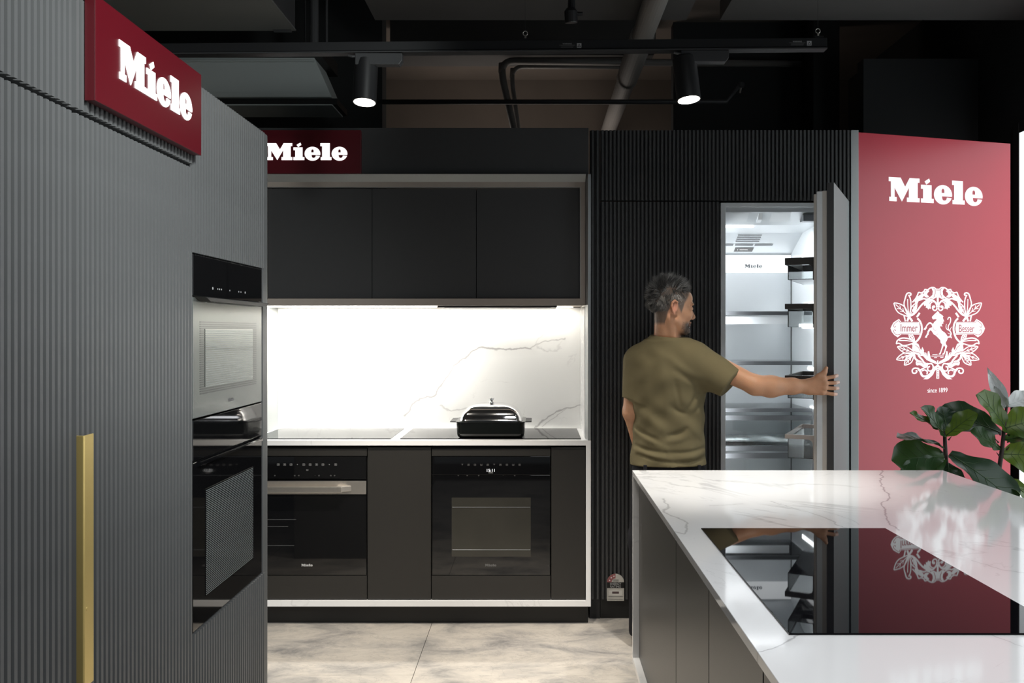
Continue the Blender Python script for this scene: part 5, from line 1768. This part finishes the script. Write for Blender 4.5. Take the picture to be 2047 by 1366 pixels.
def skin_tint(V):
    base = np.array((0.52, 0.270, 0.155))
    c = np.tile(base, (len(V), 1))
    L = (V - HC) @ AX.T                                     # head coordinates
    f, r, u = L[:, 0], L[:, 1], L[:, 2]
    head = (V[:, 2] > 1.40) & (np.abs(f) < 0.14)
    def blob(cf, cr, cu, sf, sr, su):
        return np.exp(-(((f - cf) / sf) ** 2 + ((np.abs(r) - cr) / sr) ** 2 + ((u - cu) / su) ** 2)) * head
    def mixin(col, w):
        w = np.clip(w, 0, 1)[:, None]
        c[:] = c * (1 - w) + np.array(col) * w
    red = blob(-0.02, 0.082, 0.0, 0.03, 0.02, 0.04)
    mixin((0.62, 0.25, 0.17), 0.7 * red)                    # ear
    beard = np.clip((-0.056 - u) / 0.016, 0, 1) * np.clip((f - 0.022) / 0.03, 0, 1) * np.clip((u + 0.150) / 0.02, 0, 1)
    stub = np.clip((f - 0.016) / 0.02, 0, 1) * np.clip((0.04 - f) / 0.02, 0, 1) * np.clip((-0.01 - u) / 0.02, 0, 1)
    mixin((0.070, 0.052, 0.042), 0.92 * beard * head)
    mixin((0.20, 0.13, 0.095), 0.30 * stub * head)
    mixin((0.10, 0.07, 0.06), 0.75 * blob(0.096, 0.0, -0.056, 0.012, 0.03, 0.006))   # moustache
    mixin((0.42, 0.17, 0.14), 0.8 * blob(0.092, 0.0, -0.073, 0.010, 0.022, 0.008))   # lips
    mixin((0.03, 0.022, 0.02), 1.2 * blob(0.090, 0.034, 0.021, 0.014, 0.022, 0.005))   # eyebrow
    mixin((0.36, 0.32, 0.29), 0.8 * blob(0.090, 0.036, -0.003, 0.008, 0.012, 0.005))
    mixin((0.02, 0.015, 0.012), 1.2 * blob(0.093, 0.033, -0.003, 0.006, 0.005, 0.005))   # iris
    mixin((0.05, 0.03, 0.03), 0.9 * blob(0.090, 0.035, 0.004, 0.010, 0.016, 0.0022))   # lashes
    hl_ = np.where(f < -0.05, -0.070, np.interp(f, HLX, HLY))
    scalp = np.clip((u - hl_ + 0.008) / 0.016, 0, 1) * np.clip((0.080 - f) / 0.012, 0, 1)
    mixin((0.080, 0.068, 0.058), 0.84 * scalp * head * (np.abs(r) < 0.079))
    # paler finger tips and nails
    tipw = np.clip((V[:, 0] - 1.300) / 0.02, 0, 1)
    mixin((0.66, 0.50, 0.45), 0.6 * tipw)
    mixin((0.50, 0.30, 0.19), 0.0 * tipw)
    n = np.sin(V[:, 0] * 90 + V[:, 2] * 70) * np.sin(V[:, 1] * 80 - V[:, 2] * 55)
    return np.clip(c * (1 + 0.05 * n[:, None]), 0, 1)


body = sdf_obj('body', B, 'skin', man, skin_tint)
del B

# --- t-shirt
FOLDS = [  # x0, z0, x1, z1 in photo pixels, depth (m, + groove / - ridge), width (m)
    (1402, 768, 1350, 742, 0.007, 0.010), (1392, 752, 1338, 716, -0.006, 0.012), (1398, 780, 1376, 818, 0.007, 0.008), (1350, 764, 1360, 812, 0.006, 0.009),
    (1318, 712, 1336, 800, -0.006, 0.020), (1300, 690, 1304, 810, 0.004, 0.018), (1345, 815, 1372, 828, 0.006, 0.008), (1336, 790, 1330, 830, -0.004, 0.012),
    (1272, 856, 1312, 880, 0.009, 0.008), (1276, 868, 1330, 896, -0.006, 0.010), (1338, 872, 1372, 858, 0.009, 0.008), (1330, 884, 1376, 872, -0.006, 0.010),
    (1272, 894, 1330, 906, 0.007, 0.007), (1330, 906, 1412, 898, 0.006, 0.007), (1270, 904, 1340, 918, -0.006, 0.008), (1340, 918, 1412, 908, -0.005, 0.008),
    (1280, 912, 1350, 926, 0.006, 0.006), (1350, 926, 1412, 918, 0.006, 0.006), (1266, 722, 1270, 800, 0.006, 0.010), (1390, 826, 1408, 800, 0.005, 0.008),
    (1375, 700, 1398, 740, 0.005, 0.012), (1290, 830, 1330, 862, -0.006, 0.016), (1380, 850, 1410, 880, -0.005, 0.014)]


def wrinkles(X, Y, Z):
    w = np.zeros_like(X)
    for x0, y0, x1, y1, a, sg in FOLDS:
        yy = 3.93
        ax_, az = (x0 - VX) / F * yy, H - (y0 - VY) / F * yy
        bx_, bz = (x1 - VX) / F * yy, H - (y1 - VY) / F * yy
        dx, dz = bx_ - ax_, bz - az
        t_ = np.clip(((X - ax_) * dx + (Z - az) * dz) / (dx * dx + dz * dz), 0, 1)
        # a fold bows a little and fades toward its ends
        dd = (X - ax_ - t_ * dx) ** 2 + (Z - az - t_ * dz + 0.006 * np.sin(t_ * math.pi)) ** 2
        w += a * np.exp(-dd / (2 * sg * sg)) * (0.35 + 0.65 * np.sin(np.clip(t_, 0.02, 0.98) * math.pi))
    back = np.clip((4.05 - Y) / 0.04, 0, 1)
    soft = 0.0022 * np.sin(X * 46 + Z * 31 + 1.7 * np.sin(Z * 23)) + 0.0016 * np.sin(Z * 58 - X * 27 + 2 * np.sin(X * 19))
    return (w * back + soft).astype(np.float32)


S = Field((0.34, 3.78, 0.80), (0.96, 4.26, 1.50), 0.0036)
S.torso([(0.800, 0.606, 4.055, 0.176, 0.128), (0.845, 0.606, 4.055, 0.175, 0.128), (0.900, 0.608, 4.05, 0.170, 0.122), (0.960, 0.609, 4.05, 0.164, 0.118), (1.060, 0.608, 4.05, 0.162, 0.117),
         (1.160, 0.606, 4.045, 0.166, 0.120), (1.250, 0.604, 4.035, 0.172, 0.122), (1.320, 0.603, 4.03, 0.160, 0.112), (1.375, 0.600, 4.03, 0.125, 0.094), (1.408, 0.598, 4.03, 0.088, 0.076)], 0.035, -0.16, 2.4, wrinkles)
slR = np.array((0.868, 3.918, 1.243))
dirR = (slR - shR) / np.linalg.norm(slR - shR)
cR = (slR, dirR + np.array((0.06, 0, -0.10)))
S.cone(shR - (0.03, 0, 0.008), slR + dirR * 0.05, 0.074, 0.066, 0.05, clip=cR)
S.cone(shR - (0.02, 0, 0.05), slR + dirR * 0.05 - (0, 0, 0.012), 0.060, 0.060, 0.05, clip=cR)
cL = ((0.45, 4.05, 1.152), (-0.05, 0, -1))
S.cone(shL + (0.004, 0, -0.024), (0.452, 4.060, 1.08), 0.066, 0.058, 0.03, clip=cL)
S.cone(shL + (0.045, 0, -0.018), (0.490, 4.050, 1.10), 0.066, 0.060, 0.04, clip=cL)
S.cone(nb_ + np.array((0, 0.0, -0.005)), shR - (0.04, 0, 0.010), 0.064, 0.060, 0.05)
S.cone(nb_ + np.array((0, 0.0, -0.005)), shL + (0.045, 0, -0.012), 0.064, 0.060, 0.05)
S.cone((0.600, 4.030, 1.36), (0.602, 4.030, 1.425), 0.074, 0.069, 0.03)       # collar
S.cut((0, 0, 0.838), (0.02, 0.0, -1))
S.cut((0.60, 4.02, 1.437), (0.05, -0.10, 1))                                 # neckline
shirt = sdf_obj('t_shirt', S, 'shirt', man, None, 1)
shirt['label'] = 'olive green cotton t-shirt'
# collar band and hem seams
cb = MB()
ring = []
for k in range(40):
    a = 2 * math.pi * k / 40
    x, y = 0.601 + 0.0705 * math.cos(a), 4.028 + 0.070 * math.sin(a)
    ring.append((x, y, 1.431 - 0.05 * (x - 0.60) + 0.10 * (y - 4.02) * 1.0))
ring.append(ring[0])
cb.tube(ring, 0.0065, 8, False)
cb.build('collar', 'shirt', shirt, smooth=True)
sd = np.cross(dirR, (0, 0, 1.0)); sd /= np.linalg.norm(sd)
su = np.cross(sd, dirR)

# --- trousers and shoes
T_ = Field((0.38, 3.90, 0.03), (0.84, 4.24, 0.96), 0.005)
T_.torso([(0.78, 0.606, 4.055, 0.152, 0.100), (0.86, 0.606, 4.055, 0.148, 0.096), (0.955, 0.606, 4.055, 0.138, 0.09)], 0.03)
for hx_, kx, ax_, yy in ((0.530, 0.505, 0.492, 4.075), (0.690, 0.705, 0.712, 4.09)):
    T_.chain([(hx_, 4.055, 0.84), (kx, yy, 0.50), (ax_, yy + 0.012, 0.07)], [0.086, 0.075, 0.062], 0.03)
T_.cut((0, 0, 0.05), (0, 0, -1))
T_.cut((0, 0, 0.95), (0, 0, 1))
tr_ = sdf_obj('trousers', T_, 'trousers', man, None, 1)
for px in (1290, 1398):
    p = at(px, 937, 3.935)
    MB().box(p.x - 0.007, p.x + 0.007, 3.928, 3.946, 0.80, 0.86).build('belt_loop', 'trousers', tr_, 0.001)
for ax_, yy in ((0.492, 4.09), (0.712, 4.105)):
    SH = Field((ax_ - 0.09, yy - 0.12, -0.01), (ax_ + 0.09, yy + 0.26, 0.14), 0.004)
    SH.chain([(ax_, yy - 0.005, 0.062), (ax_, yy + 0.07, 0.052), (ax_ + 0.004, yy + 0.165, 0.040)], [0.046, 0.044, 0.036], 0.03)
    SH.ell((ax_, yy, 0.10), np.eye(3), (0.042, 0.05, 0.03), 0.02)
    SH.cut((0, 0, 0.0), (0, 0, -1))
    sdf_obj('shoe', SH, 'shoe', man, None, 1)

# --- hair: short, grey, tousled on top and clipped at the sides
M['hair'] = vcol_mat('grey_hair', 0.55, 0.35)
hv, hf, hc = [], [], []
hr = np.random.default_rng(11)
CR = np.array((0.094, 0.072, 0.084))
org = np.array(ORIGIN[man.name])


def strand(p, d0, d1, L, w, col):
    """flat three-sided tapering lock from p, bending from d0 to d1"""
    n0 = len(hv)
    side = np.cross(d0, (0.3, 0.2, 1.0)); side /= np.linalg.norm(side) + 1e-9
    up = np.cross(side, d0)
    pts = [p, p + d0 * L * 0.45, p + d0 * L * 0.62 + d1 * L * 0.40]
    for k, q in enumerate(pts[:2]):
        ww = w * (1.0, 0.8)[k]
        hv.extend([q + side * ww, q - side * ww * 0.5 + up * ww * 0.8, q - side * ww * 0.5 - up * ww * 0.8])
    hv.append(pts[2])
    hf.extend([(n0, n0 + 1, n0 + 4, n0 + 3), (n0 + 1, n0 + 2, n0 + 5, n0 + 4), (n0 + 2, n0, n0 + 3, n0 + 5), (n0 + 3, n0 + 4, n0 + 6), (n0 + 4, n0 + 5, n0 + 6), (n0 + 5, n0 + 3, n0 + 6)])
    hc.extend([col] * 7)


W = lambda d: HF * d[0] + HR * d[1] + HU * d[2]
cl_c = hr.normal(size=(240, 3)); cl_c /= np.linalg.norm(cl_c, axis=1)[:, None]
cl_d = hr.normal(size=(240, 3)) * 0.26
cl_g = hr.beta(1.2, 2.4, 240)
cnt = 0
while cnt < 9500:
    v = hr.normal(size=3); v /= np.linalg.norm(v)
    f, r, u = v * CR
    f -= 0.012; u += 0.040
    line = -0.078                                       # hairline
    if f > -0.050:
        line = np.interp(f, HLX, HLY)
        if f > 0.074: continue
    if u < line: continue
    k = int(np.argmax(cl_c @ v))
    nrm = np.array((f + 0.012, r, u - 0.040)) / CR ** 2; nrm /= np.linalg.norm(nrm)
    top = np.clip((u - 0.070) / 0.030, 0, 1)
    backw = np.clip((-f - 0.03) / 0.05, 0, 1) * np.clip((u + 0.02) / 0.05, 0, 1)
    L = 0.006 + 0.038 * top + 0.022 * backw * (1 - top)
    fade = np.clip((0.060 - u) / 0.05, 0, 1) * np.clip((f + 0.06) / 0.04, 0, 1)
    L = max(L, 0.015) if u > 0.045 else L
    L = L * (1 - 0.5 * fade) * hr.uniform(0.75, 1.2)
    fw = np.clip((f + 0.045) / 0.06, 0, 1)              # crown tufts stand up, the front is swept forward
    comb = (np.array((0.95, 0.0, 0.26)) * fw + np.array((0.20, 0.0, 0.75)) * (1 - fw)) * top + (np.array((0.10, 0, -0.8)) * fw + np.array((-0.30, 0, -0.80)) * (1 - fw)) * (1 - top)
    d0 = nrm * (0.20 + 0.20 * max(top * (1 - 0.5 * np.clip((f + 0.045) / 0.06, 0, 1)), backw)) + comb * (0.75 + 0.15 * top) + cl_d[k] * (0.25 + 0.85 * max(top, backw)) + hr.normal(size=3) * 0.12
    d0 /= np.linalg.norm(d0)
    d1 = d0 * 0.75 + comb * 0.45 + cl_d[k] * 0.4 + hr.normal(size=3) * 0.12; d1 /= np.linalg.norm(d1)
    P = hp(f, r, u) - org
    g = (0.65 * cl_g[k] + 0.35 * hr.random()) ** 1.6 * 0.66 + 0.028
    strand(P - W(nrm) * 0.001, W(d0), W(d1), L, hr.uniform(0.0008, 0.0015), (g, g * (0.95 - 0.10 * fade), g * (0.89 - 0.16 * fade), 1))
    cnt += 1
for _ in range(1500):                                    # beard on jaw and chin
    s = hr.choice((-1, 1)); t_ = hr.uniform(0, 1)
    f = 0.026 + 0.062 * t_; u = -0.070 - 0.042 * t_ + hr.normal() * 0.012
    r = s * (0.052 * (1 - t_) + 0.012 * t_ + hr.normal() * 0.004)
    d = np.array((0.3, 0.5 * s, -0.8)) + hr.normal(size=3) * 0.3; d /= np.linalg.norm(d)
    W = lambda d: HF * d[0] + HR * d[1] + HU * d[2]
    g = hr.uniform(0.015, 0.09)
    strand(hp(f, r, u) - org, W(d), W(d), 0.0055, 0.0005, (g, g * 0.85, g * 0.75, 1))
me = bpy.data.meshes.new('hair')
me.from_pydata([tuple(q) for q in hv], [], hf)
ca_ = me.color_attributes.new('tint', 'FLOAT_COLOR', 'POINT')
ca_.data.foreach_set('color', np.array(hc, np.float32).ravel())
me.materials.append(M['hair'])
ho_ = bpy.data.objects.new('hair', me)
COL.objects.link(ho_)
ho_.parent = man
ho_['label'] = 'short tousled grey hair'
